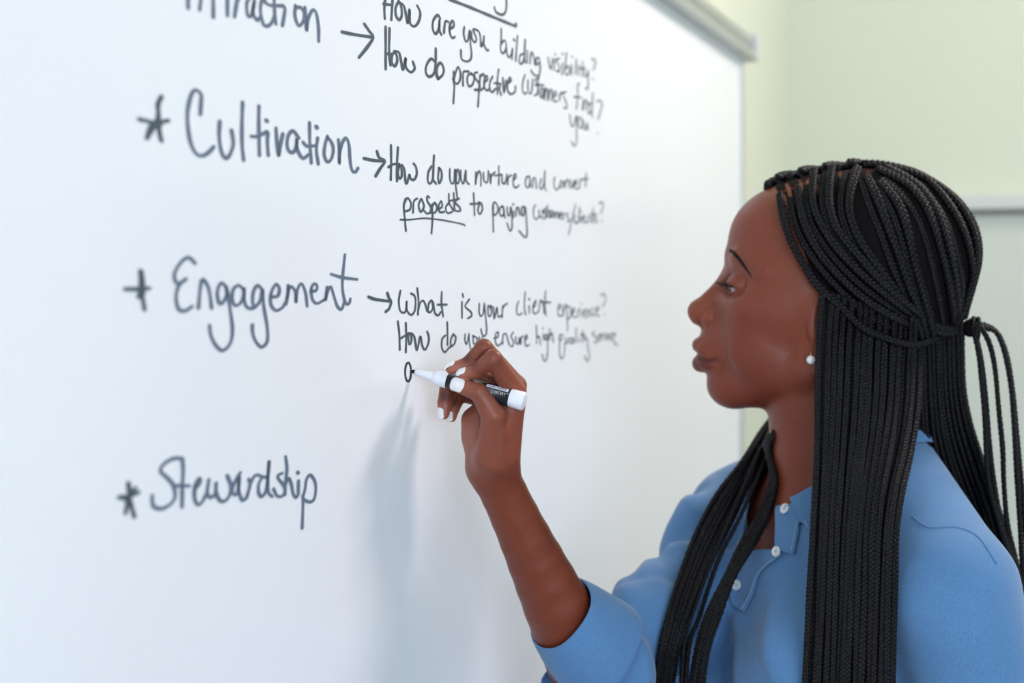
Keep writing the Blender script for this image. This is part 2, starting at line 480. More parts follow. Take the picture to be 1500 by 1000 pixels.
ink('handwritten_word', 'the word do before prospective', ZK,
    [[(310, 170), (260, 135), (210, 200), (195, 290), (230, 350), (290, 320), (315, 200), (318, 10)], [(318, 10), (315, 200), (325, 330), (345, 380)],
     [(345, 380), (400, 330), (415, 260), (385, 190), (350, 200), (330, 280), (345, 380)]], w=0.95)
ink('handwritten_word', 'the word prospective', ZK,
    [[(535, 290), (540, 440), (545, 470), (532, 675)], [(535, 400), (560, 300), (590, 235), (620, 310), (610, 400), (570, 440), (525, 380)],
     [(650, 460), (650, 340), (660, 290), (720, 290)], [(760, 320), (715, 330), (700, 400), (725, 470), (770, 440), (785, 360), (750, 310)],
     [(825, 300), (790, 310), (800, 370), (850, 440), (850, 500), (790, 510)], [(860, 330), (850, 450), (832, 715)],
     [(855, 360), (895, 320), (915, 380), (890, 500), (800, 515)], [(915, 420), (950, 380), (940, 340), (910, 390), (910, 480), (945, 520), (980, 490)],
     [(1010, 350), (980, 420), (975, 500), (1005, 540), (1045, 500)], [(1085, 265), (1070, 400), (1070, 560)], [(1030, 430), (1100, 435)],
     [(1110, 440), (1095, 500), (1115, 575)], [(1135, 365), (1150, 545), (1175, 400)],
     [(1200, 430), (1235, 400), (1220, 360), (1195, 430), (1195, 520), (1235, 565), (1285, 530), (1290, 470)]], w=0.85)
ink('handwritten_word', 'the word customers in the question about finding', ZJ,
    [[(270, 385), (255, 440), (250, 500), (265, 540), (285, 530)], [(295, 430), (295, 500), (310, 540), (325, 520), (335, 420)],
     [(385, 410), (355, 430), (375, 480), (370, 540), (345, 555)], [(380, 390), (378, 540)], [(350, 470), (420, 470)], [(400, 500), (395, 560), (410, 565), (420, 520), (405, 490)],
     [(430, 490), (425, 590), (440, 510), (455, 510), (455, 595), (475, 510), (490, 520), (485, 595)],
     [(505, 560), (525, 550), (520, 520), (505, 540), (508, 600), (530, 600)], [(555, 540), (550, 600), (560, 540), (580, 530)],
     [(605, 525), (580, 540), (605, 610), (610, 655), (585, 655)]], w=0.75)
ink('handwritten_word', 'the word find with a question mark', ZJ,
    [[(715, 460), (700, 470), (700, 560), (690, 665)], [(670, 565), (730, 570)], [(745, 590), (735, 670)], [(750, 670), (760, 600), (775, 600), (780, 650)],
     [(810, 625), (790, 620), (780, 680), (800, 700), (815, 640), (822, 530), (815, 680), (820, 730)], [(855, 600), (890, 600), (895, 640), (865, 745)]],
    dots=[(862, 862)], w=0.75)
ink('handwritten_word', 'the word you below the word find', ZJ,
    [[(635, 710), (645, 790), (665, 800), (690, 720), (690, 830), (690, 930), (670, 965), (650, 930)], [(710, 730), (705, 790), (725, 820), (740, 780), (725, 730)],
     [(745, 760), (750, 820), (765, 830), (775, 780), (785, 840)]], w=0.75)
# --- question after Cultivation
ink('handwritten_word', 'the word How after Cultivation', ZL,
    [[(350, 85), (352, 250), (348, 420)], [(418, 108), (408, 280), (408, 435)], [(325, 298), (370, 270), (430, 268)],
     [(430, 280), (418, 350), (430, 410), (455, 380), (450, 300), (430, 275)],
     [(455, 275), (480, 320), (490, 430), (505, 455), (530, 370), (540, 410), (575, 420), (600, 370), (595, 300), (570, 262)]], w=0.85)
ink('handwritten_word', 'the word do after Cultivation', ZL,
    [[(745, 290), (715, 350), (710, 430), (730, 460), (760, 400), (770, 185)], [(770, 185), (760, 400), (790, 460)], [(820, 305), (810, 390), (820, 455), (845, 400), (840, 330), (815, 305)]], w=0.85)
ink('handwritten_word', 'the word you above the word prospects', ZL,
    [[(925, 315), (925, 400), (940, 455), (965, 440), (975, 320), (980, 450), (990, 540), (1000, 610)], [(985, 450), (1005, 455), (1020, 400), (1005, 320), (990, 350), (985, 440)],
     [(1030, 330), (1035, 420), (1060, 455), (1080, 330), (1085, 430), (1112, 465)]], w=0.75)
ink('handwritten_word', 'the word nurture', ZM,
    [[(115, 150), (112, 275), (125, 190), (148, 140), (165, 190), (165, 285)], [(190, 155), (195, 230), (220, 255), (235, 230), (240, 140)],
     [(258, 170), (262, 265), (270, 190), (305, 150)], [(343, 90), (345, 180), (343, 275)], [(300, 185), (375, 175)], [(375, 180), (378, 250), (400, 265), (415, 230), (425, 170)],
     [(430, 275), (440, 200), (470, 180)], [(490, 230), (515, 200), (510, 165), (490, 200), (490, 280), (515, 305), (545, 280)]], w=0.75)
ink('handwritten_word', 'the word and', ZM,
    [[(640, 190), (615, 210), (610, 280), (635, 305), (655, 250), (650, 190), (660, 300)], [(680, 300), (685, 220), (705, 210), (715, 250), (720, 310)],
     [(770, 220), (755, 260), (755, 310), (780, 310), (800, 230), (805, 130), (800, 270), (815, 335)]], w=0.75)
ink('handwritten_word', 'the word convert', ZM,
    [[(905, 200), (895, 240), (900, 310), (925, 325), (945, 300)], [(965, 240), (950, 290), (970, 300), (985, 260), (965, 235)],
     [(1000, 240), (1000, 310), (1015, 240), (1040, 235), (1045, 310)], [(1060, 230), (1075, 310), (1095, 240)],
     [(1100, 280), (1125, 260), (1115, 230), (1100, 270), (1110, 315), (1145, 310)], [(1150, 310), (1155, 235), (1180, 220)], [(1215, 160), (1210, 300)], [(1180, 225), (1240, 215)]], w=0.7)
ink('handwritten_word', 'the word prospects', ZL,
    [[(490, 610), (475, 680), (485, 800), (495, 920)], [(475, 660), (510, 600), (545, 650), (535, 710), (490, 730)], [(565, 740), (570, 650), (580, 620), (605, 605)],
     [(640, 610), (620, 670), (640, 735), (672, 680), (650, 610)], [(725, 595), (705, 580), (705, 630), (740, 690), (730, 740), (700, 750), (675, 725)],
     [(750, 660), (755, 800), (745, 945)], [(755, 680), (775, 645), (800, 690), (780, 740), (745, 745)], [(815, 710), (850, 680), (840, 630), (815, 680), (825, 735), (870, 735)],
     [(920, 640), (885, 690), (900, 745), (945, 735)], [(915, 560), (920, 650), (960, 720)], [(915, 630), (1015, 605)], [(962, 550), (970, 720)],
     [(1010, 605), (975, 640), (1020, 690), (1025, 725), (985, 725)]], w=0.75)
ink('word_underline', 'line under the word prospects', ZL, [[(440, 810), (520, 812), (680, 798), (850, 815), (1050, 855), (1070, 870)]], w=0.6)
ink('handwritten_word', 'the word to', ZM, [[(92, 360), (98, 480), (102, 580)], [(60, 468), (140, 465)], [(150, 470), (135, 530), (155, 570), (180, 520), (170, 465), (140, 450)]], w=0.8)
ink('handwritten_word', 'the word paying', ZM,
    [[(290, 460), (288, 600), (290, 745)], [(285, 570), (285, 480), (305, 450), (335, 500), (325, 560), (285, 585)], [(380, 490), (355, 510), (355, 570), (380, 590), (395, 540), (385, 490), (405, 605)],
     [(425, 500), (430, 570), (450, 580), (465, 500), (475, 600), (475, 700), (455, 735), (425, 660)], [(490, 540), (488, 605)], [(512, 590), (520, 510), (540, 510), (550, 575)],
     [(605, 500), (575, 500), (570, 570), (590, 580), (607, 500), (620, 640), (625, 760), (605, 800), (545, 735)]], dots=[(487, 470)], w=0.78)
ink('handwritten_word', 'the words customers slash clients with a question mark', ZM,
    [[(710, 475), (690, 520), (695, 600), (720, 620), (745, 590)], [(745, 530), (750, 590), (775, 600), (780, 530)], [(815, 510), (790, 540), (815, 590), (790, 620)],
     [(830, 480), (825, 600)], [(800, 545), (870, 535)], [(845, 560), (850, 605), (870, 590), (855, 555)], [(880, 600), (885, 545), (900, 560), (905, 605), (920, 550), (935, 560), (938, 610)],
     [(950, 590), (975, 570), (960, 550), (950, 590), (970, 620)], [(985, 620), (990, 570), (1010, 560)], [(1035, 560), (1020, 590), (1050, 630), (1030, 645)], [(1110, 470), (1040, 770)],
     [(1110, 580), (1095, 620), (1110, 660), (1130, 650)], [(1150, 500), (1140, 650)], [(1165, 590), (1160, 650)], [(1185, 620), (1205, 600), (1195, 580), (1180, 620), (1200, 655), (1225, 640)],
     [(1230, 650), (1240, 590), (1260, 600), (1265, 650)], [(1285, 510), (1280, 650)], [(1260, 570), (1305, 565)], [(1320, 570), (1300, 600), (1325, 640), (1305, 655)],
     [(1345, 460), (1375, 450), (1385, 500), (1360, 560)]], dots=[(1370, 640), (1168, 545)], w=0.68)
# --- questions after Engagement
ink('handwritten_word', 'the word What', ZN,
    [[(470, 130), (450, 250), (465, 370), (510, 400), (540, 360), (545, 260), (550, 370), (600, 425), (645, 370), (655, 250), (640, 190), (600, 165)],
     [(675, 100), (690, 250), (683, 420)], [(685, 370), (710, 280), (745, 250), (770, 290), (795, 375)],
     [(795, 375), (830, 395), (865, 340), (850, 250), (815, 290), (805, 370)], [(870, 270), (890, 400), (930, 430), (960, 390)], [(973, 145), (970, 280), (990, 445)], [(920, 300), (1035, 300)]], w=0.75)
ink('handwritten_word', 'the word is', ZN, [[(1220, 265), (1222, 465)], [(1228, 170), (1237, 205)], [(1310, 235), (1260, 320), (1330, 390), (1335, 440), (1290, 468)]], 'ink_fresh', w=0.7)
ink('handwritten_word', 'the word your', ZO,
    [[(322, 265), (320, 350), (335, 405), (365, 380), (378, 265)], [(378, 265), (395, 430), (405, 570), (385, 630), (355, 610), (340, 550)],
     [(420, 290), (420, 380), (440, 410), (460, 350), (440, 290), (480, 310)], [(480, 310), (490, 435), (520, 310), (535, 410), (570, 400)], [(585, 290), (578, 420)], [(580, 340), (600, 290), (635, 265)]], w=0.72)
ink('handwritten_word', 'the word client', PX,
    conv(ZO, [[(765, 240), (745, 300), (745, 370), (770, 395), (805, 370)], [(838, 135), (830, 300), (845, 390)], [(882, 290), (885, 375)],
              [(930, 310), (955, 280), (960, 230), (930, 280), (930, 360), (955, 380), (990, 350)]]) +
    conv(ZP, [[(150, 330), (165, 220), (185, 200), (205, 260), (215, 350)], [(230, 85), (225, 220), (235, 375)], [(190, 220), (290, 222)]]),
    dots=[(660 + 880 / 7.693, 410 + 212 / 7.693)], w=0.7)
ink('handwritten_word', 'the word experience with a question mark', ZP,
    [[(375, 310), (400, 280), (390, 240), (375, 310), (385, 375), (420, 380)], [(425, 250), (440, 380)], [(470, 240), (430, 370)], [(475, 250), (485, 400), (490, 560)],
     [(485, 270), (520, 280), (525, 380), (490, 420)], [(550, 350), (570, 310), (555, 290), (545, 350), (560, 395), (590, 390)], [(610, 390), (615, 310), (635, 300)], [(650, 320), (650, 385)],
     [(680, 360), (700, 320), (690, 300), (675, 350), (695, 400)], [(720, 395), (725, 310), (745, 320), (745, 380)], [(790, 280), (770, 310), (780, 370), (800, 370)],
     [(820, 340), (850, 300), (840, 270), (820, 320), (830, 375), (860, 375)], [(875, 140), (900, 120), (930, 150), (935, 190), (900, 270)]], dots=[(920, 360), (652, 240)], w=0.62)
ink('handwritten_word', 'the word How after Engagement', ZN,
    [[(438, 505), (455, 650), (462, 850)], [(535, 525), (540, 700), (535, 880)], [(465, 715), (540, 670)], [(560, 660), (575, 780), (600, 760), (600, 680), (565, 648)],
     [(550, 655), (600, 650), (640, 700), (670, 855), (710, 690), (735, 800), (770, 850), (810, 770), (815, 690), (795, 628)]], w=0.78)
ink('handwritten_word', 'the word do after Engagement', ZN,
    [[(1020, 675), (980, 720), (975, 820), (1010, 880), (1060, 830), (1100, 800)], [(1040, 515), (1045, 650), (1045, 790)], [(1110, 665), (1085, 730), (1090, 810), (1130, 770), (1145, 700), (1115, 660)]], w=0.75)
ink('handwritten_word', 'the word you half hidden by the writing hand', ZO,
    [[(162, 610), (160, 680), (180, 720), (205, 605)], [(205, 605), (210, 700), (230, 800)], [(250, 625), (260, 720), (290, 700), (300, 660), (250, 625)], [(320, 640), (330, 700), (350, 690), (355, 640)]], w=0.6)
ink('handwritten_word', 'the word ensure', ZO,
    [[(490, 655), (530, 640), (535, 590), (505, 610), (505, 700), (535, 740), (580, 700)], [(585, 720), (590, 620), (625, 610), (645, 680), (660, 730)], [(705, 590), (680, 630), (705, 690), (700, 740), (680, 745)],
     [(730, 640), (735, 710), (760, 715), (775, 650), (780, 720)], [(790, 720), (795, 650), (815, 635)], [(835, 680), (860, 650), (850, 620), (835, 670), (845, 740), (885, 730)]], w=0.7)
ink('handwritten_word', 'the word high', ZP,
    [[(122, 490), (128, 620), (125, 705)], [(128, 640), (155, 620), (170, 720)], [(205, 590), (205, 660)], [(250, 600), (225, 610), (230, 660), (250, 640), (255, 600), (255, 800), (240, 890), (215, 905), (190, 830)],
     [(280, 530), (275, 660)], [(280, 620), (305, 580), (320, 690)]], dots=[(197, 525)], w=0.65)
ink('handwritten_word', 'the word quality', ZP,
    [[(430, 600), (395, 610), (395, 660), (425, 650), (430, 600)], [(398, 640), (395, 820), (420, 880), (450, 820), (455, 700)], [(465, 640), (470, 700), (490, 690), (500, 640)],
     [(540, 640), (515, 650), (520, 700), (545, 690), (555, 640), (560, 700)], [(590, 520), (585, 690)], [(625, 640), (620, 690)], [(665, 550), (665, 690)], [(640, 600), (695, 600)],
     [(690, 620), (695, 660), (715, 640), (725, 740), (745, 850), (720, 910), (690, 850)]], w=0.62)
ink('handwritten_word', 'the word service', ZP,
    [[(800, 560), (780, 590), (830, 640), (840, 680), (800, 690)], [(850, 630), (880, 610), (865, 590), (850, 640), (870, 670)], [(890, 660), (895, 600), (915, 590)], [(925, 590), (940, 660), (955, 590)],
     [(970, 590), (968, 650)], [(1010, 580), (990, 600), (990, 650), (1010, 650)], [(1020, 620), (1045, 600), (1035, 580), (1020, 630), (1035, 690), (1075, 725)]], w=0.6)
ink('handwritten_letter', 'fresh black letter O at the tip of the marker', (590, 520, 7.5),
    [[(57 + 33 * math.cos(a), 185 + 103 * math.sin(a)) for a in np.linspace(0, 2 * math.pi, 17)]], 'ink_fresh', w=0.75)
# ------------------------------------------------------------------ implicit-surface modeller (smooth unions, surface nets)
class Sdf:
    def __init__(self): self.ops = []

    def ell(self, c, r, k=0.004, R=None, op='u'):
        """ellipsoid, centre c, radii r, R = 3x3 whose rows are its axes"""
        c = np.asarray(c, float); r = np.asarray(r, float)
        R = np.eye(3) if R is None else np.asarray(R, float)

        def f(P):
            q = (P - c) @ R.T
            k0 = np.linalg.norm(q / r, axis=1); k1 = np.linalg.norm(q / (r * r), axis=1)
            return np.where(k1 > 1e-9, k0 * (k0 - 1.0) / np.maximum(k1, 1e-9), -r.min())
        self.ops.append((op, f, c, float(r.max()), k))

    def cone(self, a, b, ra, rb, k=0.004, op='u', flat=None):
        """capsule with radii ra at a and rb at b; flat=(axis, factor) squeezes it along a direction"""
        a = np.asarray(a, float); b = np.asarray(b, float)
        if flat is not None:
            ax = np.asarray(flat[0], float); ax = ax / np.linalg.norm(ax); fac = flat[1]

        def f(P):
            ba = b - a; t = np.clip((P - a) @ ba / ba.dot(ba), 0, 1)
            d = P - a - t[:, None] * ba
            if flat is not None:
                d = d + np.outer(d @ ax, ax) * (1.0 / fac - 1.0)
            return np.linalg.norm(d, axis=1) - (ra + (rb - ra) * t)
        self.ops.append((op, f, (a + b) / 2, float(np.linalg.norm(b - a) / 2 + max(ra, rb)), k))

    def chain(self, pts, radii, k=0.004, k0=None, flat=None):
        for i in range(len(pts) - 1):
            self.cone(pts[i], pts[i + 1], radii[i], radii[i + 1], k0 if (i == 0 and k0 is not None) else k, flat=flat)

    def func(self, f, c, rad, k=0.004, op='u'):
        self.ops.append((op, f, np.asarray(c, float), rad, k))

    def bounds(self):
        u = [o for o in self.ops if o[0] == 'u']
        lo = np.min([o[2] - o[3] for o in u], 0); hi = np.max([o[2] + o[3] for o in u], 0)
        return lo, hi

    @staticmethod
    def run(ops, P):
        d = np.full(len(P), 1.0)
        for op, f, c, R, k in ops:
            if op == 'u':
                e = f(P)
                h = np.clip(0.5 + 0.5 * (d - e) / k, 0, 1)
                d = d + (e - d) * h - k * h * (1 - h)
            elif op == 's':                                   # smooth subtraction
                e = -f(P)
                h = np.clip(0.5 + 0.5 * (e - d) / k, 0, 1)
                d = d + (e - d) * h + k * h * (1 - h)
            elif op == 'd':                                   # displacement field added to the distance
                d = d + f(P)
            elif op == 'i':
                d = np.maximum(d, f(P))
        return d

    def eval(self, P): return self.run(self.ops, P)

    def mesh(self, h, lo=None, hi=None, B=24):
        l, u = self.bounds()
        lo = l - 3 * h if lo is None else np.maximum(np.asarray(lo, float), l - 3 * h)
        hi = u + 3 * h if hi is None else np.minimum(np.asarray(hi, float), u + 3 * h)
        nb = np.ceil((hi - lo) / (B * h)).astype(int)
        g = np.arange(B + 1)
        gx, gy, gz = np.meshgrid(g, g, g, indexing='ij')
        loc = np.stack([gx, gy, gz], -1).reshape(-1, 3)
        half = B * h / 2; hd = half * math.sqrt(3)
        keys, verts, quads = [], [], []
        BIG = 1 << 20

        def key(i): return (i[..., 0].astype(np.int64) * BIG + i[..., 1]) * BIG + i[..., 2]
        for bx in range(nb[0]):
            for by in range(nb[1]):
                for bz in range(nb[2]):
                    b0 = np.array([bx, by, bz]) * B
                    cen = lo + (b0 + B / 2) * h
                    ops = [o for o in self.ops if o[0] in 'i' or np.linalg.norm(o[2] - cen) - o[3] - hd - o[4] - 0.003 < 0]
                    if not any(o[0] == 'u' for o in ops): continue
                    dc = self.run(ops, cen[None])[0]
                    if abs(dc) > hd * 1.6 + 0.012: continue
                    D = self.run(ops, lo + (b0 + loc) * h).reshape(B + 1, B + 1, B + 1)
                    S = D < 0
                    if S.all() or not S.any(): continue
                    # active cells
                    c8 = [S[i:B + i, j:B + j, k:B + k] for i in (0, 1) for j in (0, 1) for k in (0, 1)]
                    cnt = sum(c.astype(np.int8) for c in c8)
                    act = np.argwhere((cnt > 0) & (cnt < 8))
                    acc = np.zeros((len(act), 3)); n = np.zeros(len(act))
                    off = [np.array([i, j, k]) for i in (0, 1) for j in (0, 1) for k in (0, 1)]
                    for ia in range(8):
                        for ax in range(3):
                            if off[ia][ax]: continue
                            o1 = off[ia].copy(); o1[ax] = 1
                            A = act + off[ia]; C = act + o1
                            da = D[A[:, 0], A[:, 1], A[:, 2]]; db = D[C[:, 0], C[:, 1], C[:, 2]]
                            m = (da < 0) != (db < 0)
                            t = np.where(m, da / np.where(m, da - db, 1), 0)
                            p = A + 0.0; p[:, ax] += t
                            acc[m] += p[m]; n[m] += 1
                    keys.append(key(act + b0)); verts.append(lo + (acc / n[:, None] + b0) * h)
                    # quads: one per crossing edge whose base point lies in this block
                    for ax in range(3):
                        a1, a2 = (ax + 1) % 3, (ax + 2) % 3
                        sl = [slice(0, B)] * 3
                        s2 = list(sl); s2[ax] = slice(1, B + 1)
                        E = S[tuple(sl)] != S[tuple(s2)]
                        e = np.argwhere(E)
                        if not len(e): continue
                        ins = S[tuple(sl)][E]
                        e = e + b0
                        c00 = e.copy(); c10 = e.copy(); c11 = e.copy(); c01 = e.copy()
                        c10[:, a1] -= 1; c11[:, a1] -= 1; c11[:, a2] -= 1; c01[:, a2] -= 1
                        q = np.stack([key(c00), key(c10), key(c11), key(c01)], 1)
                        q[~ins] = q[~ins][:, ::-1]
                        quads.append(q)
        K = np.concatenate(keys); V = np.concatenate(verts); Q = np.concatenate(quads)
        order = np.argsort(K); K = K[order]; V = V[order]
        idx = np.searchsorted(K, Q); idx = np.clip(idx, 0, len(K) - 1)
        ok = (K[idx] == Q).all(1)
        return V, idx[ok]


def relax(V, Q, it=2, lam=0.5):
    """Laplacian smoothing (Taubin)"""
    e = np.concatenate([Q[:, [0, 1]], Q[:, [1, 2]], Q[:, [2, 3]], Q[:, [3, 0]]])
    n = len(V)
    deg = np.bincount(e[:, 0], minlength=n) + np.bincount(e[:, 1], minlength=n)
    deg = np.maximum(deg, 1)[:, None]
    for i in range(it * 2):
        s = np.zeros_like(V)
        for k in range(3):
            s[:, k] = np.bincount(e[:, 0], V[e[:, 1], k], n) + np.bincount(e[:, 1], V[e[:, 0], k], n)
        V = V + (lam if i % 2 == 0 else -lam * 1.04) * (s / deg - V)
    return V


def vert_normals(V, Q):
    a = V[Q[:, 2]] - V[Q[:, 0]]; b = V[Q[:, 3]] - V[Q[:, 1]]
    fn = np.cross(a, b)
    N = np.zeros_like(V)
    for k in range(3):
        for j in range(4):
            N[:, k] += np.bincount(Q[:, j], fn[:, k], len(V))
    return N / (np.linalg.norm(N, axis=1)[:, None] + 1e-12)


def smoothstep(a, b, x):
    t = np.clip((x - a) / (b - a), 0, 1)
    return t * t * (3 - 2 * t)
# ------------------------------------------------------------------ the person: head frame
HD = 1.57                                   # distance of the head
HS = HD / FPX                               # metres per photo pixel there
HC = unproj(1200, 430, HD)
YAW = math.radians(10.5)
HX = np.array([math.cos(YAW), -math.sin(YAW), 0.0])     # towards the back of the head
HZ = np.array([-math.sin(YAW), -math.cos(YAW), 0.0])    # towards her left ear (nearer the camera)
HY = np.array([0.0, 0.0, -1.0])                          # down
HR = np.stack([HX, HY, HZ])                              # rows: local axes


def hp(a, b, c=0.0):
    """head point: a,b photo pixels in the head's midplane, c pixels towards her left"""
    return HC + ((a - 1200) * HX + (b - 430) * HY + c * HZ) * HS


def hloc(P):
    q = (P - HC) @ HR.T / HS
    return q + np.array([1200, 430, 0])


def h_ell(S, a, b, c, ra, rb, rc, k=8, tilt=0.0, op='u', yaw=0.0):
    """ellipsoid in the head frame, tilt in degrees in the profile plane; c != 0 is mirrored"""
    t = math.radians(tilt)
    for sgn in ((1,) if c == 0 and yaw == 0 else (1, -1)):
        y = math.radians(yaw) * sgn
        L = np.array([[math.cos(t), math.sin(t), 0], [-math.sin(t), math.cos(t), 0], [0, 0, 1]])
        Yw = np.array([[math.cos(y), 0, math.sin(y)], [0, 1, 0], [-math.sin(y), 0, math.cos(y)]])
        S.ell(hp(a, b, c * sgn), np.array([ra, rb, rc]) * HS, k * HS, (L @ Yw) @ HR, op)


def h_cone(S, A, Bq, ra, rb, k=8, op='u'):
    for sgn in ((1,) if A[2] == 0 and Bq[2] == 0 else (1, -1)):
        S.cone(hp(A[0], A[1], A[2] * sgn), hp(Bq[0], Bq[1], Bq[2] * sgn), ra * HS, rb * HS, k * HS, op)


def head_sdf(S):
    # skull
    h_ell(S, 1262, 372, 0, 158, 124, 114, 8)
    h_ell(S, 1168, 352, 0, 100, 84, 94, 30)
    h_ell(S, 1150, 405, 0, 88, 72, 92, 26)
    h_ell(S, 1298, 432, 0, 104, 84, 96, 20)
    # face mass
    h_ell(S, 1146, 470, 0, 105, 100, 80, 22)
    h_ell(S, 1118, 455, 55, 48, 40, 42, 22)                 # cheekbones
    h_ell(S, 1128, 510, 50, 60, 60, 40, 24)                 # cheeks
    h_ell(S, 1180, 440, 70, 70, 60, 34, 24)                 # temples, sides
    h_ell(S, 1068, 512, 0, 38, 44, 44, 16)                  # muzzle
    h_ell(S, 1068, 564, 0, 32, 31, 33, 16)                  # chin
    h_ell(S, 1112, 550, 0, 64, 48, 52, 18)
    h_cone(S, (1077, 568, 14), (1188, 540, 72), 24, 24, 20)  # jaw
    h_cone(S, (1188, 538, 72), (1200, 455, 84), 24, 22, 18)
    # brow ridge
    h_cone(S, (1081, 374, 12), (1093, 380, 50), 13, 13, 14)
    h_cone(S, (1093, 380, 50), (1126, 400, 80), 13, 14, 14)
    # eye sockets
    h_ell(S, 1064, 419, 64, 29, 17, 42, 12, op='s')
    # nose
    h_cone(S, (1079, 400, 0), (1028, 455, 0), 12.5, 16.5, 12)
    h_ell(S, 1026.5, 456, 0, 19, 18, 17, 6)
    h_ell(S, 1042, 466, 19, 14, 15, 12, 4.5, tilt=-8)
    h_cone(S, (1023, 466, 0), (1038, 475, 0), 9, 8.5, 6)
    h_ell(S, 1036, 481, 13, 9, 5, 6, 2.5, op='s')            # nostrils
    # lips on a rounded muzzle
    h_ell(S, 1054, 492, 0, 27, 16, 34, 12)
    h_ell(S, 1062, 520, 0, 33, 34, 42, 12)
    up = [(1025, 505.5, 0, 9.0), (1026.5, 506.5, 12, 9.0), (1034, 513, 25, 7.5), (1047, 526, 36, 3.5)]
    lo = [(1027, 533, 0, 11), (1028.5, 532.5, 12, 10.5), (1036, 531, 24, 8), (1048, 529, 35, 3.5)]
    for lip in (up, lo):
        for i in range(3):
            h_cone(S, lip[i][:3], lip[i + 1][:3], lip[i][3], lip[i + 1][3], 8)
    ml = [(1016, 518.5, 0), (1018, 519, 13), (1029, 524, 26), (1045, 529.5, 38)]
    for i in range(3):
        h_cone(S, ml[i], ml[i + 1], 2.2, 2.0, 4, op='s')
    h_ell(S, 1051, 531, 42, 5, 6, 5, 6, op='s')
    # eyelids: balls with the eye opening cut out
    for sg in (1, -1):
        S.ell(hp(1089, 419, 51 * sg), np.array([22, 20, 24]) * HS, 3 * HS, HR)
        y = math.radians(14) * sg
        Yw = np.array([[math.cos(y), 0, math.sin(y)], [0, 1, 0], [-math.sin(y), 0, math.cos(y)]])
        tl = np.array([[math.cos(0.3), math.sin(0.3), 0], [-math.sin(0.3), math.cos(0.3), 0], [0, 0, 1]])
        S.ell(hp(1070, 421.0, 55 * sg), np.array([20, 5.2, 21]) * HS, 1.2 * HS, tl @ Yw @ HR, 's')
    # ears
    h_ell(S, 1206, 470, 98, 22, 38, 9, 6, tilt=12, yaw=-22)
    h_ell(S, 1194, 507, 95, 11, 14, 6, 6)
    h_ell(S, 1206, 466, 108, 12, 24, 5, 6, tilt=12, op='s', yaw=-22)
    # neck
    S.cone(hp(1203, 540, 0), hp(1224, 735, 0), 80 * HS, 92 * HS, 18 * HS)
    h_cone(S, (1215, 560, 70), (1150, 735, 16), 17, 13, 16)  # neck muscle


# ------------------------------------------------------------------ torso frame
TO = np.array([0.2976, 1.60, 0.0])
TF = np.array([-0.911, -0.412, 0.0])        # the way the chest faces
TL = np.array([0.412, -0.911, 0.0])         # towards her left side (nearer the camera)
TR = np.stack([TF, TL, UP])


def tp(f, l, z): return TO + TF * f + TL * l + UP * z


SHO_R = np.array([0.234, 1.705, 1.340])     # her right shoulder (far)
ELB_R = unproj(872, 1006, 1.50)
WRI_R = unproj(723, 690, 1.414)
SHO_L = tp(-0.008, 0.165, 1.312)
ELB_L = tp(-0.03, 0.235, 1.06)
WRI_L = tp(0.06, 0.235, 0.84)


def torso_sdf(S, g=0.0):
    """chest and back; g grows it outwards"""
    S.ell(tp(-0.005, 0.0, 1.22), (0.100 + g, 0.150 + g, 0.215 + g), 0.03, TR)
    S.ell(tp(0.055, 0.075, 1.215), (0.070 + g, 0.068 + g, 0.075 + g), 0.03, TR)
    S.ell(tp(0.055, -0.075, 1.215), (0.070 + g, 0.068 + g, 0.075 + g), 0.03, TR)
    S.ell(tp(0.0, 0.0, 1.05), (0.092 + g, 0.125 + g, 0.16 + g), 0.04, TR)
    S.ell(tp(-0.005, 0.0, 0.90), (0.105 + g, 0.160 + g, 0.14 + g), 0.05, TR)
    for s, sh in ((1, SHO_L), (-1, SHO_R)):
        S.cone(tp(-0.032, 0.05 * s, 1.402), sh, 0.038 + g, 0.050 + g, 0.03)


def hpx(px, py, d): return unproj(px, py, d)


FING = {
    'thumb': [hpx(724, 670, 1.397), hpx(723, 609, 1.378), hpx(701, 574, 1.375), hpx(673, 565, 1.3775)],
    'index': [hpx(738, 682, 1.408), hpx(754, 574, 1.393), hpx(722, 525, 1.366), hpx(699, 543, 1.3790), hpx(679, 548.5, 1.3815)],
    'middle': [hpx(730, 683, 1.418), hpx(755, 565, 1.409), hpx(709, 509, 1.384), hpx(685, 533.5, 1.388), hpx(661, 539.5, 1.3875)],
    'ring': [hpx(716, 684, 1.424), hpx(747, 575, 1.418), hpx(657, 562, 1.412), hpx(651.5, 590, 1.408), hpx(650, 606, 1.405)],
    'little': [hpx(706, 684, 1.426), hpx(735, 590, 1.428), hpx(674, 577, 1.428), hpx(664, 598, 1.420), hpx(661.5, 611, 1.416)],
}
_px = 1.36 / FPX
FRAD = {
    'thumb': [0.0165, 17.5 * _px, 13.5 * _px, 11.0 * _px],
    'index': [0.013, 17.0 * _px, 13.6 * _px, 11.6 * _px, 9.2 * _px],
    'middle': [0.013, 16.5 * _px, 13.0 * _px, 11.2 * _px, 8.6 * _px],
    'ring': [0.012, 15.5 * _px, 13.0 * _px, 11.0 * _px, 8.6 * _px],
    'little': [0.0115, 14.5 * _px, 11.5 * _px, 9.5 * _px, 7.6 * _px],
}


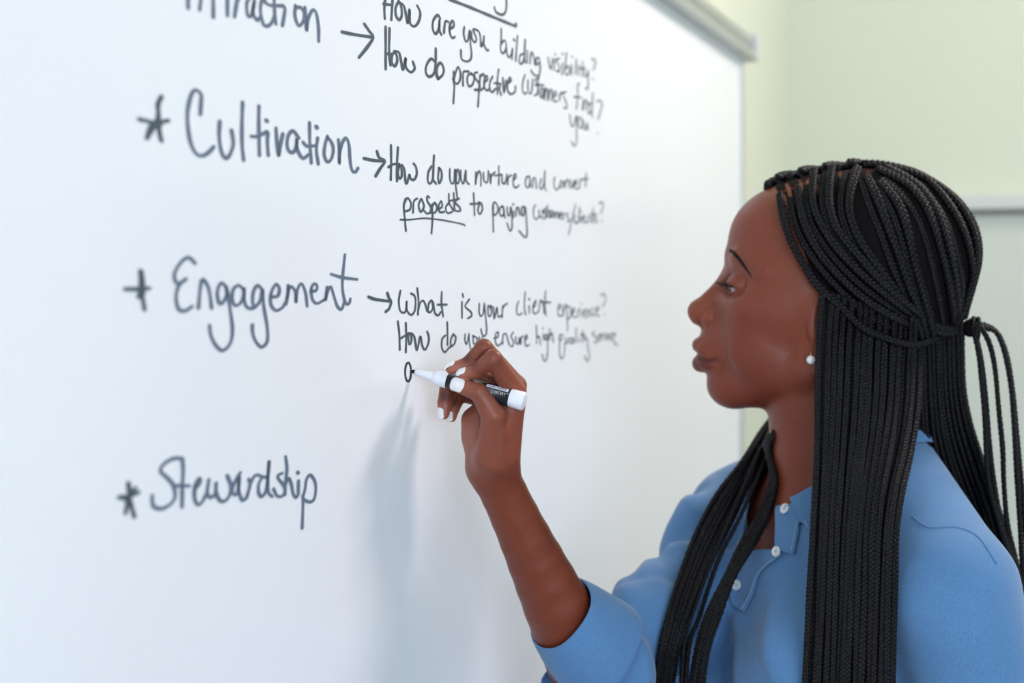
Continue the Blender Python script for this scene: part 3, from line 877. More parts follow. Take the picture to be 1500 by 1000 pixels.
def arm_sdf(S):
    # right arm: shoulder, elbow, forearm
    S.chain([SHO_R, SHO_R + (ELB_R - SHO_R) * 0.5, ELB_R], [0.038, 0.031, 0.031], 0.01)
    ax = WRI_R - ELB_R
    S.chain([ELB_R + ax * t for t in (0, 0.15, 0.3, 0.4, 0.5, 0.6, 0.7, 0.8, 0.9, 1.0)],
            [0.0325, 0.0318, 0.0302, 0.0284, 0.0262, 0.0240, 0.0219, 0.0203, 0.0194, 0.0188], 0.0015)
    # hand: palm first, then the fingers one after the other
    f, r = FING, FRAD
    S.cone(WRI_R, hpx(722, 655, 1.408), 0.0185, 0.0165, 0.01)
    for n in ('little', 'ring', 'middle', 'index'):
        S.cone(f[n][0], f[n][1], r[n][0], r[n][1], 0.006)
    S.cone(hpx(706, 683, 1.420), hpx(693, 615, 1.420), 0.0125, 0.0100, 0.008)     # heel of the palm
    S.cone(hpx(700, 640, 1.415), hpx(715, 595, 1.415), 0.012, 0.012, 0.008)       # hollow of the palm
    for n in ('little', 'ring', 'middle', 'index'):
        kk = 0.0016
        S.cone(f[n][1], f[n][2], r[n][1], r[n][2], kk + 0.001)
        S.cone(f[n][2], f[n][3], r[n][2], r[n][3], kk)
        S.cone(f[n][3], f[n][4], r[n][3], r[n][4], kk)
    S.cone(f['thumb'][0], f['thumb'][1], r['thumb'][0], r['thumb'][1], 0.008)
    S.cone(f['thumb'][1], f['thumb'][2], r['thumb'][1], r['thumb'][2], 0.003)
    S.cone(f['thumb'][2], f['thumb'][3], r['thumb'][2], r['thumb'][3], 0.0016)
    # web between thumb and index base
    S.cone(hpx(730, 628, 1.390), hpx(748, 592, 1.397), 0.009, 0.008, 0.008)
    S.cone(hpx(750, 572, 1.408), hpx(716, 562, 1.412), 0.0085, 0.0065, 0.004)
    S.cone(hpx(750, 566, 1.411), hpx(706, 553, 1.410), 0.0070, 0.0056, 0.003)


def left_arm_sdf(S):
    S.chain([SHO_L, ELB_L, WRI_L], [0.046, 0.036, 0.024], 0.01)
    S.ell(WRI_L + np.array([-0.02, -0.01, -0.075]), (0.022, 0.016, 0.05), 0.012)
    base = WRI_L + np.array([-0.02, -0.01, -0.10])
    for i, (dx, ln) in enumerate(((-0.022, 0.062), (-0.008, 0.07), (0.006, 0.066), (0.019, 0.052))):
        p0 = base + np.array([dx, 0, 0])
        S.chain([p0, p0 + np.array([-0.004, 0.004, -ln * 0.55]), p0 + np.array([-0.002, 0.014, -ln])], [0.009, 0.008, 0.0065], 0.002)
    S.chain([WRI_L + np.array([-0.035, -0.012, -0.05]), WRI_L + np.array([-0.055, -0.02, -0.085]), WRI_L + np.array([-0.058, -0.018, -0.115])], [0.011, 0.0095, 0.008], 0.004)


def legs_sdf(S, g=0.0):
    S.ell(tp(-0.01, 0, 0.87), (0.115 + g, 0.165 + g, 0.12 + g), 0.04, TR)
    for s in (1, -1):
        S.chain([tp(0, 0.09 * s, 0.82), tp(0.012, 0.095 * s, 0.46), tp(-0.01, 0.10 * s, 0.10)], [0.085 + g, 0.055 + g, 0.038 + g], 0.03)


SKIN = principled('skin', srgb(122, 57, 36), 0.42, 0.38)
SKIN.node_tree.nodes['Principled BSDF'].inputs['Subsurface Weight'].default_value = 0.12
SKIN.node_tree.nodes['Principled BSDF'].inputs['Subsurface Radius'].default_value = (0.010, 0.004, 0.002)
SKIN.node_tree.nodes['Principled BSDF'].inputs['Subsurface Scale'].default_value = 0.5


def skin_nodes():
    nt = SKIN.node_tree; N = nt.nodes; L = nt.links; b = N['Principled BSDF']
    at = N.new('ShaderNodeAttribute'); at.attribute_name = 'pigment'
    tc = N.new('ShaderNodeTexCoord')
    n1 = N.new('ShaderNodeTexNoise'); n1.inputs['Scale'].default_value = 45; n1.inputs['Detail'].default_value = 5
    L.new(tc.outputs['Object'], n1.inputs['Vector'])
    mr = N.new('ShaderNodeMapRange'); mr.inputs['From Min'].default_value = 0.3; mr.inputs['From Max'].default_value = 0.7
    mr.inputs['To Min'].default_value = 0.93; mr.inputs['To Max'].default_value = 1.07
    L.new(n1.outputs['Fac'], mr.inputs['Value'])
    mx = N.new('ShaderNodeVectorMath'); mx.operation = 'SCALE'
    L.new(at.outputs['Color'], mx.inputs[0]); L.new(mr.outputs['Result'], mx.inputs['Scale'])
    L.new(mx.outputs['Vector'], b.inputs['Base Color'])
    n2 = N.new('ShaderNodeTexNoise'); n2.inputs['Scale'].default_value = 900; n2.inputs['Detail'].default_value = 3
    L.new(tc.outputs['Object'], n2.inputs['Vector'])
    bu = N.new('ShaderNodeBump'); bu.inputs['Strength'].default_value = 0.22; bu.inputs['Distance'].default_value = 0.0009
    L.new(n2.outputs['Fac'], bu.inputs['Height']); L.new(bu.outputs['Normal'], b.inputs['Normal'])


skin_nodes()

BODY = Sdf()
head_sdf(BODY)
torso_sdf(BODY, -0.004)
arm_sdf(BODY)
left_arm_sdf(BODY)
bodyV, bodyQ = BODY.mesh(0.0011, lo=(-0.2, 1.15, 1.165))
# the parts under the clothes at a coarser grid
bodyV = relax(bodyV, bodyQ, 2)


def blob(P, c, r):
    return np.exp(-((np.linalg.norm(P - c, axis=1) / r) ** 2))


def paint_skin(V):
    """pigmentation: darker lips, knuckles and elbow creases, lighter palm side"""
    base = np.array(srgb(122, 57, 36))
    Ccol = np.tile(base, (len(V), 1))

    def mix(w, col):
        nonlocal Ccol
        w = np.clip(w, 0, 1)[:, None]
        Ccol = Ccol * (1 - w) + np.array(srgb(*col)) * w
    q = hloc(V)
    a, b, c = q[:, 0], q[:, 1], q[:, 2]
    near = (np.abs(a - 1060) < 80) & (np.abs(b - 500) < 200)
    # lips
    tcl = np.clip(np.abs(c) / 39, 0, 1)
    mid = 518.5 + 11 * tcl ** 1.6
    top = mid - (19 * (1 - tcl ** 2.2) + 1.0) + 3.0 * np.exp(-(c / 5) ** 2)
    bot = mid + (25 * (1 - tcl ** 2.2) + 1.0)
    front = a < 1047 + 3 * tcl
    lipu = smoothstep(-1.5, 1.5, b - top) * smoothstep(-1.5, 1.5, mid + 0.5 - b) * front * (np.abs(c) < 40)
    lipl = smoothstep(-1.5, 1.5, b - mid) * smoothstep(-2.0, 2.0, bot - b) * front * (np.abs(c) < 40)
    mix(lipu * 0.75, (112, 62, 58)); mix(lipl * 0.85, (96, 46, 46))
    # warm nose and ear, darker round the eyes
    mix(0.25 * blob(V, hp(1030, 458), 26 * HS), (168, 92, 62))
    for s in (1, -1):
        mix(0.35 * blob(V, hp(1075, 412, 50 * s), 20 * HS), (104, 62, 52))
        # hairline fuzz at the temple
        pass
    # the palm side of hand and fingers is lighter than the arm
    mix(0.55 * smoothstep(0.0, 1.0, np.exp(-(np.linalg.norm(V - hpx(705, 590, 1.395), axis=1) / 0.062) ** 4)), (152, 86, 66))
    f = FING
    f_cam = np.array([0, 1.0, 0])
    for n in ('index', 'middle', 'ring', 'little'):
        mix(0.22 * blob(V, f[n][2], 0.011), (108, 58, 44))
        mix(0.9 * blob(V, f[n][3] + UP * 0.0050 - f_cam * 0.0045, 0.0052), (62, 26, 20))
        mix(0.5 * blob(V, f[n][4], 0.009), (190, 122, 100))
    mix(0.35 * blob(V, f['thumb'][2], 0.009), (126, 72, 56))
    mix(0.4 * blob(V, f['thumb'][3], 0.010), (184, 116, 92))
    mix(0.45 * smoothstep(0, 1, blob(V, hpx(690, 645, 1.412), 0.022)), (186, 124, 104))
    return Ccol


PERSON_AT = tp(0, 0, 0)
person = mesh_np('person', bodyV, bodyQ, SKIN)
_attr = person.data.color_attributes.new('pigment', 'FLOAT_COLOR', 'POINT')
_c = np.ones((len(bodyV), 4), np.float32); _c[:, :3] = paint_skin(bodyV)
_attr.data.foreach_set('color', _c.ravel())
tag(person, 'woman with long black braids and blue denim shirt, writing on the whiteboard', 'person')

BVH_BODY = BVHTree.FromPolygons([tuple(v) for v in bodyV], [tuple(int(i) for i in q) for q in bodyQ])


def cast(px, py, bvh, start=0.3):
    o = Vector((0, 0, EYE)); d = Vector(unproj(px, py, 1.0)) - o
    d.normalize()
    hit, n, i, dist = bvh.ray_cast(o + d * start, d, 5.0)
    return (None, None) if hit is None else (np.array(hit), np.array(n))


# ------------------------------------------------------------------ eyes, lashes, brows
M['eye_white'] = principled('eye_white', srgb(165, 155, 150), 0.15, 0.5)
M['iris'] = principled('iris_dark_brown', srgb(38, 22, 16), 0.1, 0.5)
M['hair_fine'] = principled('fine_black_hair', srgb(20, 15, 15), 0.5, 0.3)


def sphere_np(c, r, n=24, R=None, rad=(1, 1, 1)):
    th = np.linspace(0, np.pi, n + 1); ph = np.linspace(0, 2 * np.pi, 2 * n, endpoint=False)
    T, Pp = np.meshgrid(th, ph, indexing='ij')
    v = np.stack([np.sin(T) * np.cos(Pp), np.sin(T) * np.sin(Pp), np.cos(T)], -1).reshape(-1, 3) * np.array(rad)
    if R is not None: v = v @ R
    m = 2 * n
    q = np.array([[i * m + j, (i + 1) * m + j, (i + 1) * m + (j + 1) % m, i * m + (j + 1) % m] for i in range(n) for j in range(m)])
    return np.asarray(c) + v * r, q


GAZE = np.array([-0.93, -0.10, -0.35])          # local: a, b(down), c ; looking at the board, slightly down
for sg in (1, -1):
    ec = hp(1090, 420, 51 * sg)
    v, q = sphere_np(ec, 19.5 * HS)
    eye = mesh_np('eye', v, q, M['eye_white'], person)
    g = np.array([-0.86, 0.20, 0.40]); g /= np.linalg.norm(g)
    gw = g @ HR
    s1 = np.cross(gw, UP); s1 /= np.linalg.norm(s1); s2 = np.cross(s1, gw)
    v, q = sphere_np(ec + gw * 8.9 * HS, 12.6 * HS, 16, np.stack([s1, s2, gw]), (0.95, 0.95, 0.86))
    iris = mesh_np('iris', v, q, M['iris'], eye)


def lash_set(sg):
    mb = MB()
    c0 = hp(1089, 419, 51 * sg)
    r_ = random.Random(3)
    for row in range(2):
        for i in range(26):
            u = i / 25.0
            # along the upper lid edge from the inner to the outer corner
            ang = math.radians(-62 + 128 * u)                     # around the vertical axis, 0 = straight ahead
            d = np.array([-math.cos(ang), -0.16 + 0.30 * u * u * 0.9, math.sin(ang) * sg])
            d /= np.linalg.norm(d)
            root = c0 + (d * np.array([22, 20, 24])) @ HR * HS * 0.99
            out = np.array([d[0], -0.10 - 0.05 * row, d[2]]); out /= np.linalg.norm(out)
            ln = (11 + 5 * math.sin(math.pi * min(1, u * 1.1)) + r_.uniform(-1.5, 1.5)) * HS * (0.8 if row else 1)
            ow = out @ HR
            p = [root, root + ow * ln * 0.5 + UP * (-0.10 * ln), root + ow * ln + UP * (0.16 * ln)]
            p = catmull(p, ln / 5)
            mb.add(*tube(p, np.linspace(0.00028, 0.00006, len(p)), 4))
    # dark lid line
    line = []
    for u in np.linspace(0, 1, 24):
        ang = math.radians(-62 + 128 * u)
        d = np.array([-math.cos(ang), -0.16 + 0.30 * u * u * 0.9, math.sin(ang) * sg]); d /= np.linalg.norm(d)
        line.append(c0 + (d * np.array([22, 20, 24])) @ HR * HS * 0.985)
    mb.add(*tube(np.array(line), 0.00055, 6))
    return mb.build('eyelashes', M['hair_fine'], person)


for sg in (1, -1): lash_set(sg)


def brow(sg):
    mb = MB(); r_ = random.Random(5)
    spine = catmull(np.array([(1071, 367), (1079, 371), (1090, 384), (1103, 402)], float), 1.0)
    spine = resample(spine, 60)
    half = np.interp(np.linspace(0, 1, 60), [0, 0.15, 0.6, 1], [2.4, 2.8, 2.1, 0.6])
    hair = 0
    for i in range(60):
        for k in range(7):
            t = r_.uniform(-1, 1)
            j = min(59, i + 1)
            tg = spine[j] - spine[max(0, j - 2)]; tg /= np.linalg.norm(tg)
            nn = np.array([-tg[1], tg[0]])
            a, b = spine[i] + nn * t * half[i]
            o = Vector(hp(a, b, 160 * sg)); dr = Vector(-HZ * sg)
            hit, n, _, _ = BVH_BODY.ray_cast(o, dr, 0.2)
            if hit is None: continue
            hit = np.array(hit); n = np.array(n)
            dirw = (tg[0] * HX + tg[1] * HY - nn[0] * 0.25 * t * HX - nn[1] * 0.25 * t * HY)
            dirw = dirw - n * dirw.dot(n); dirw /= np.linalg.norm(dirw)
            ln = 7 * HS * r_.uniform(0.7, 1.1)
            p = np.array([hit - n * 0.0001, hit + dirw * ln * 0.5 + n * 0.0005, hit + dirw * ln + n * 0.0002])
            mb.add(*tube(p, np.array([0.00022, 0.0002, 0.00006]), 3, caps=False))
    return mb.build('eyebrow', M['hair_fine'], person)


for sg in (1, -1): brow(sg)
# ------------------------------------------------------------------ the denim shirt
def denim(name, col):
    m = principled(name, srgb(*col), 0.85, 0.15)
    m.node_tree.nodes['Principled BSDF'].inputs['Sheen Weight'].default_value = 0.25
    m.node_tree.nodes['Principled BSDF'].inputs['Sheen Roughness'].default_value = 0.5
    nt = m.node_tree; N = nt.nodes; L = nt.links; b = N['Principled BSDF']
    tc = N.new('ShaderNodeTexCoord')
    n1 = N.new('ShaderNodeTexNoise'); n1.inputs['Scale'].default_value = 1400; n1.inputs['Detail'].default_value = 2
    mp = N.new('ShaderNodeMapping'); mp.inputs['Scale'].default_value = (1.0, 1.0, 0.35)
    L.new(tc.outputs['Object'], mp.inputs['Vector']); L.new(mp.outputs['Vector'], n1.inputs['Vector'])
    n2 = N.new('ShaderNodeTexNoise'); n2.inputs['Scale'].default_value = 18; n2.inputs['Detail'].default_value = 4
    L.new(tc.outputs['Object'], n2.inputs['Vector'])
    ad = N.new('ShaderNodeMath'); ad.operation = 'ADD'
    s1 = N.new('ShaderNodeMapRange'); s1.inputs['From Min'].default_value = 0.25; s1.inputs['From Max'].default_value = 0.75
    s1.inputs['To Min'].default_value = 0.34; s1.inputs['To Max'].default_value = 0.66
    s2 = N.new('ShaderNodeMapRange'); s2.inputs['From Min'].default_value = 0.3; s2.inputs['From Max'].default_value = 0.7
    s2.inputs['To Min'].default_value = 0.46; s2.inputs['To Max'].default_value = 0.54
    L.new(n1.outputs['Fac'], s1.inputs['Value']); L.new(n2.outputs['Fac'], s2.inputs['Value'])
    L.new(s1.outputs['Result'], ad.inputs[0]); L.new(s2.outputs['Result'], ad.inputs[1])
    sc = N.new('ShaderNodeVectorMath'); sc.operation = 'SCALE'; sc.inputs[0].default_value = srgb(*col)
    L.new(ad.outputs['Value'], sc.inputs['Scale']); L.new(sc.outputs['Vector'], b.inputs['Base Color'])
    bu = N.new('ShaderNodeBump'); bu.inputs['Strength'].default_value = 0.25; bu.inputs['Distance'].default_value = 0.0006
    L.new(n1.outputs['Fac'], bu.inputs['Height']); L.new(bu.outputs['Normal'], b.inputs['Normal'])
    return m


M['denim'] = denim('chambray_denim', (88, 130, 173))
M['thread'] = principled('pale_stitching', srgb(150, 180, 208), 0.8, 0.1)
M['button'] = principled('pearl_button', srgb(226, 228, 226), 0.25, 0.5)

SH = Sdf()
torso_sdf(SH, 0.008)
# near (left) sleeve
SH.chain([SHO_L, SHO_L + (ELB_L - SHO_L) * 0.5, ELB_L, ELB_L + (WRI_L - ELB_L) * 0.9], [0.052, 0.057, 0.055, 0.043], 0.02)
# far (right) sleeve, pushed up over the elbow
_ua = ELB_R - SHO_R
SH.chain([SHO_R, SHO_R + _ua * 0.3, SHO_R + _ua * 0.65, ELB_R], [0.054, 0.0455, 0.0435, 0.0445], 0.02)
CUFF_A = unproj(821, 898, 1.4636)            # middle of the cuff opening
CUFF_B = unproj(884, 946, 1.492)             # where the roll meets the sleeve
SH.cone(ELB_R, CUFF_B, 0.0445, 0.036, 0.012)
SH.ell(SHO_R + _ua * 0.16 + np.array([-0.024, -0.01, 0.026]), (0.030, 0.030, 0.028), 0.014)


def folds(P):
    q = (P - TO) @ TR.T
    f, l, z = q[:, 0], q[:, 1], q[:, 2]
    st = np.sin(62 * z + 46 * l + 2.2 * np.sin(20 * l + 9 * z))
    w = -0.0060 * (0.5 + 0.5 * st) ** 2 * smoothstep(1.345, 1.26, z) * smoothstep(0.02, 0.08, f)
    arm = smoothstep(0.15, 0.20, l)
    w += arm * 0.0022 * np.sin(62 * z - 48 * f + 1.5 * np.sin(30 * f)) * smoothstep(1.36, 1.27, z)
    L_ = np.linalg.norm(_ua)
    v = (P - SHO_R) @ (_ua / L_) / L_
    dist = np.linalg.norm(P - SHO_R - np.clip(v, 0, 1)[:, None] * _ua, axis=1)
    arm2 = smoothstep(0.085, 0.065, dist) * smoothstep(0.0, 0.12, v)
    sd = (P - SHO_R) @ np.cross(_ua / L_, UP)
    for v0, wd, am, sk in ((0.33, 0.050, 0.0062, 1.2), (0.48, 0.04, 0.0022, -2.5), (0.62, 0.04, 0.0024, 2.0), (0.80, 0.045, 0.0036, -1.5), (0.93, 0.05, 0.0030, 2.5)):
        w += 1.7 * arm2 * am * np.exp(-((v - v0 - sk * sd) / wd) ** 2)
    w += arm2 * 0.0014 * np.sin(40 * v + 160 * sd)
    u = (P - CUFF_B) @ ((CUFF_A - CUFF_B) / np.linalg.norm(CUFF_A - CUFF_B))
    nb = smoothstep(0.085, 0.06, np.linalg.norm(P - CUFF_B, axis=1))
    w += nb * (0.0085 * np.exp(-((u + 0.002) / 0.007) ** 2) - 0.0045 * np.exp(-((u + 0.024) / 0.011) ** 2))
    return w


SH.func(folds, tp(0, 0, 1.2), 0.7, 0.0, 'd')
shV, shQ = SH.mesh(0.0025, lo=(-0.2, 1.1, 0.86))
shV = relax(shV, shQ, 3)
BVH_FULL = BVHTree.FromPolygons([tuple(v) for v in shV], [tuple(int(i) for i in q) for q in shQ])


def on_shirt(px, py):
    h, n = cast(px, py, BVH_FULL)
    return h, n


def tloc(P): return (np.asarray(P) - TO) @ TR.T


# neck opening cut in the (left-right, height) plane of the chest
_near = [(1139, 744), (1137.5, 804), (1104, 806), (1090, 815), (1073, 838), (1071, 868)]
_poly = []
for p in _near:
    h, n = on_shirt(*p)
    t = tloc(h); _poly.append((t[1], t[2]))
_b = _poly[-1]
_poly = [(0.050, 1.432), (0.042, 1.415)] + _poly + [(_b[0] - 0.010, _b[1] - 0.004), (-0.020, 1.345), (-0.035, 1.39), (-0.055, 1.432)]
_poly = np.array(_poly)


def poly_sdf(Pt, poly):
    """signed distance to polygon, negative inside; also nearest point"""
    n = len(poly); best = np.full(len(Pt), 9.0); near = np.zeros_like(Pt); wn = np.zeros(len(Pt), bool)
    for i in range(n):
        a, b = poly[i], poly[(i + 1) % n]
        e = b - a; w = Pt - a
        t = np.clip((w @ e) / e.dot(e), 0, 1)
        p = a + t[:, None] * e
        d = np.linalg.norm(Pt - p, axis=1)
        m = d < best; best[m] = d[m]; near[m] = p[m]
        c = (a[1] > Pt[:, 1]) != (b[1] > Pt[:, 1])
        xx = (b[0] - a[0]) * (Pt[:, 1] - a[1]) / (b[1] - a[1] + 1e-12) + a[0]
        wn ^= c & (Pt[:, 0] < xx)
    return np.where(wn, -best, best), near


tl_ = tloc(shV)
dpoly, nearp = poly_sdf(tl_[:, 1:3], _poly)
_T = Sdf(); torso_sdf(_T, 0.008)
on_torso = np.abs(_T.eval(shV)) < 0.006
_SL = Sdf(); _SL.chain([SHO_R, SHO_R + _ua * 0.3, SHO_R + _ua * 0.65, ELB_R], [0.054, 0.0455, 0.0435, 0.0445], 0.02)
front = (tl_[:, 0] > -0.005) & on_torso & (_SL.eval(shV) > 0.012) & (tl_[:, 0] < np.where(tl_[:, 1] < 0.0, 0.108, 0.135))
# the round neck hole
NECK_C = tp(-0.012, 0, 1.40)
rad = np.sqrt((tl_[:, 0] + 0.012) ** 2 + tl_[:, 1] ** 2)
hole = (tl_[:, 2] > 1.39) & (rad < 0.057)
# cuff end: the sleeve ends at the cuff plane
_axf = (CUFF_A - CUFF_B) / np.linalg.norm(CUFF_A - CUFF_B)
endc = ((shV - CUFF_B) @ _axf > 0.012) & (np.linalg.norm(shV - CUFF_B, axis=1) < 0.07)
cutv = ((dpoly < 0) & front) | hole | endc
# snap the edge of the opening onto the cut line
sn = front & (np.abs(dpoly) < 0.0022) & ~hole
delta = (nearp - tl_[:, 1:3])
keepf = ~(cutv[shQ].all(1))
used = np.zeros(len(shV), bool); used[shQ[keepf].ravel()] = True
edge = used & cutv & front & (dpoly < 0) & ~hole
shV2 = shV.copy()
mv = edge | (sn & used & (dpoly < 0))
shV2[mv] += delta[mv][:, 0:1] * TL + delta[mv][:, 1:2] * UP
Qk = shQ[keepf]
remap = -np.ones(len(shV), int); ids = np.unique(Qk); remap[ids] = np.arange(len(ids))
shirt = mesh_np('shirt', shV2[ids], remap[Qk], M['denim'], person)
shirt['label'] = 'blue denim shirt with rolled sleeves'
_so = shirt.modifiers.new('cloth', 'SOLIDIFY'); _so.thickness = 0.0012; _so.offset = -1
BVH_SHIRT = BVHTree.FromPolygons([tuple(v) for v in shV2[ids]], [tuple(int(i) for i in q) for q in remap[Qk]])


def patch(name, edge_a, edge_b, lift=0.0016, nu=28, nv=12, parent=None, mat='denim', thick=0.0014, bulge=0.0):
    """a sewn-on piece of cloth between two traced edges, lying on the shirt"""
    A = resample(catmull(np.array(edge_a, float), 1.0), nu); Bb = resample(catmull(np.array(edge_b, float), 1.0), nu)
    G = np.zeros((nu, nv, 3)); Nn = np.zeros((nu, nv, 3))
    for i in range(nu):
        for j in range(nv):
            t = j / (nv - 1)
            p = A[i] * (1 - t) + Bb[i] * t
            h, n = cast(p[0], p[1], BVH_FULL)
            h2, n2 = cast(p[0], p[1], BVH_BODY)
            if h2 is not None and (h is None or h2[1] < h[1]): h, n = h2, n2
            if h is None:
                o = Vector(unproj(p[0], p[1], 1.52))
                hh, n, _, _ = BVH_FULL.find_nearest(o); h = np.array(hh); n = np.array(n)
            G[i, j] = h; Nn[i, j] = n
    # smooth the drape
    for _ in range(6):
        H = G.copy()
        H[1:-1] = 0.5 * G[1:-1] + 0.25 * (G[:-2] + G[2:]); G2 = H.copy()
        H[:, 1:-1] = 0.5 * G2[:, 1:-1] + 0.25 * (G2[:, :-2] + G2[:, 2:]); G = H
        Nn = Nn + 0.5 * (np.roll(Nn, 1, 0) + np.roll(Nn, -1, 0)); Nn /= np.linalg.norm(Nn, axis=2)[..., None]
    tt = np.linspace(0, 1, nv)
    top = G + Nn * (lift + bulge * np.sin(np.pi * tt))[None, :, None]
    V = top.reshape(-1, 3)
    q = np.array([[i * nv + j, i * nv + j + 1, (i + 1) * nv + j + 1, (i + 1) * nv + j] for i in range(nu - 1) for j in range(nv - 1)])
    # orient towards the camera
    a, b, c = V[q[0][0]], V[q[0][1]], V[q[0][2]]
    if np.cross(b - a, c - a).dot(Nn[0, 0]) < 0: q = q[:, ::-1]
    o = mesh_np(name, V, q, M[mat], parent)
    s = o.modifiers.new('cloth', 'SOLIDIFY'); s.thickness = thick; s.offset = 0
    bv = o.modifiers.new('edge', 'BEVEL'); bv.width = 0.0005; bv.segments = 2
    return o, top


# button placket: upper band beside the throat, lower flap folded outwards
pl, _ = patch('placket', [(1139, 741), (1138, 775), (1137, 806)], [(1166, 738), (1173, 770), (1165, 812)], 0.0022, parent=shirt)
pl2, _ = patch('placket', [(1138, 806), (1104, 806), (1089, 816), (1071, 838), (1070, 862), (1073, 886)],
               [(1150, 812), (1136, 820), (1124, 830), (1114, 842), (1106, 870), (1092, 898)], 0.0024, parent=shirt)


def stitch_line(pts, parent, lift=0.0036, r=0.00045, name='stitching', bvh=None, mat='thread'):
    P = catmull(np.array(pts, float), 1.2); out = []
    for p in P:
        h, n = cast(p[0], p[1], bvh or BVH_FULL)
        if h is not None: out.append(h + n * lift)
    out = np.array(out)
    if len(out) < 4: return
    for _ in range(4): out[1:-1] = 0.5 * out[1:-1] + 0.25 * (out[:-2] + out[2:])
    mb = MB(); mb.add(*tube(out, r, 5))
    return mb.build(name, M[mat], parent)


stitch_line([(1164, 742), (1170, 768), (1163, 808)], pl)
stitch_line([(1147, 813), (1122, 832), (1111, 846), (1103, 870), (1090, 894)], pl2)


def button(px, py, r=0.0047, lift=0.0034):
    h, n = cast(px, py, BVH_FULL)
    n = n / np.linalg.norm(n)
    mb = MB()
    prof = [(0.0, 0.0), (0.0004, 1.0), (0.0014, 1.02), (0.0020, 0.95), (0.0021, 0.82), (0.0015, 0.70), (0.0014, 0.0)]
    c = np.array([h + n * (lift + a) for a, _ in prof])
    a = np.cross(n, UP); a /= np.linalg.norm(a); b = np.cross(n, a)
    th = np.linspace(0, 2 * np.pi, 28, endpoint=False)
    V = np.concatenate([c[i] + r * max(prof[i][1], 0.02) * (np.cos(th)[:, None] * a + np.sin(th)[:, None] * b) for i in range(len(prof))])
    q = np.array([[i * 28 + j, i * 28 + (j + 1) % 28, (i + 1) * 28 + (j + 1) % 28, (i + 1) * 28 + j] for i in range(len(prof) - 1) for j in range(28)])
    mb.add(V, q)
    o = mb.build('button', M['button'], shirt)
    mt = MB()
    for sx, sy in ((1, 0.3), (-0.3, 1)):
        d = (sx * a + sy * b) * r * 0.35
        mt.add(*tube(np.array([h + n * (lift + 0.0015) - d, h + n * (lift + 0.0020), h + n * (lift + 0.0015) + d]), 0.0003, 5))
    mt.build('button_thread', M['thread'], o)
    return o


button(1157, 749, lift=0.0066); button(1142, 809, lift=0.0038); button(1084, 858, lift=0.0040)

# collar: stand and folded leaf round the back of the neck
def shirt_top(rr, d):
    o = Vector(tp(-0.014, 0, 0) + d * rr + UP * 1.62)
    h, n, _, _ = BVH_FULL.ray_cast(o, Vector((0, 0, -1)), 0.4)
    return 1.36 if h is None else h[2]


def collar():
    n = 72
    ph = np.linspace(math.radians(40), math.radians(322), n)
    V = []; k = 9
    base = []
    for p in ph:
        d = TF * math.cos(p) + TL * math.sin(p)
        base.append(shirt_top(0.062, d))
    base = np.array(base)
    for _ in range(10): base[1:-1] = 0.5 * base[1:-1] + 0.25 * (base[:-2] + base[2:])
    for i, p in enumerate(ph):
        back = 0.5 - 0.5 * math.cos(p)
        zb = base[i]
        d = TF * math.cos(p) + TL * math.sin(p)
        c = tp(-0.014, 0, 0)
        endf = min(1.0, min(i, n - 1 - i) / 8.0)
        st = 0.010 + 0.012 * endf + 0.004 * back
        r0 = 0.0605
        prof = [(r0 + 0.001, -0.006), (r0, st * 0.5), (r0, st), (r0 + 0.003, st + 0.003), (r0 + 0.008, st + 0.001),
                (r0 + 0.014, st - 0.010), (r0 + 0.020, st - 0.020), (r0 + 0.026, st - 0.030), (r0 + 0.030 + 0.008 * (1 - endf), st - 0.037)]
        for j, (rr, zz) in enumerate(prof):
            z = zb + zz
            if j >= 5: z = max(z, shirt_top(rr, d) + 0.003) if p < math.pi else max(z, min(shirt_top(rr, d) + 0.003, zb + zz + 0.02))
            V.append(c + d * rr + UP * z)
    q = np.array([[i * k + j, (i + 1) * k + j, (i + 1) * k + j + 1, i * k + j + 1] for i in range(n - 1) for j in range(k - 1)])
    o = mesh_np('collar', V, q, M['denim'], shirt)
    s = o.modifiers.new('cloth', 'SOLIDIFY'); s.thickness = 0.0016; s.offset = 0
    sub = o.modifiers.new('soft', 'SUBSURF'); sub.levels = 1; sub.render_levels = 1
    return o


col = collar()

# rolled cuff on the far sleeve
def cuff():
    ax = _axf
    a = np.cross(ax, UP); a /= np.linalg.norm(a); b = np.cross(a, ax)
    c0 = CUFF_A
    ln = np.linalg.norm(CUFF_A - CUFF_B) / 0.0395
    n = 72; r_ = random.Random(2)
    prof = [(-0.006, 0.0325), (-0.0010, 0.0330), (0.0006, 0.0338), (0.0004, 0.0350), (-0.002, 0.0362), (-0.010, 0.0385), (-0.020, 0.0405), (-0.030, 0.0428),
            (-0.036, 0.0440), (-0.0395, 0.0438), (-0.0402, 0.0415), (-0.036, 0.0385)]
    prof = [(t * ln, r) for t, r in prof]
    down = np.array([0.25, -0.1, -0.96]); down = down - ax * down.dot(ax); down /= np.linalg.norm(down)
    V = []
    for (t, r) in prof:
        for i in range(n):
            th = 2 * math.pi * i / n
            rr = r * (1 + 0.025 * math.sin(2 * th + 0.6) + 0.014 * math.sin(5 * th + t * 90))
            dv = a * math.cos(th) + b * math.sin(th)
            V.append(c0 + ax * (t + 0.0012 * math.sin(2 * th + 0.5)) + dv * (rr + 0.010 * max(0, dv.dot(down)) ** 2 * min(1, -t / 0.02 if t < 0 else 0)))
    k = len(prof)
    q = np.array([[i * n + j, i * n + (j + 1) % n, (i + 1) * n + (j + 1) % n, (i + 1) * n + j] for i in range(k - 1) for j in range(n)])
    o = mesh_np('rolled_cuff', V, q, M['denim'], shirt)
    su = o.modifiers.new('soft', 'SUBSURF'); su.levels = 1; su.render_levels = 1
    return o


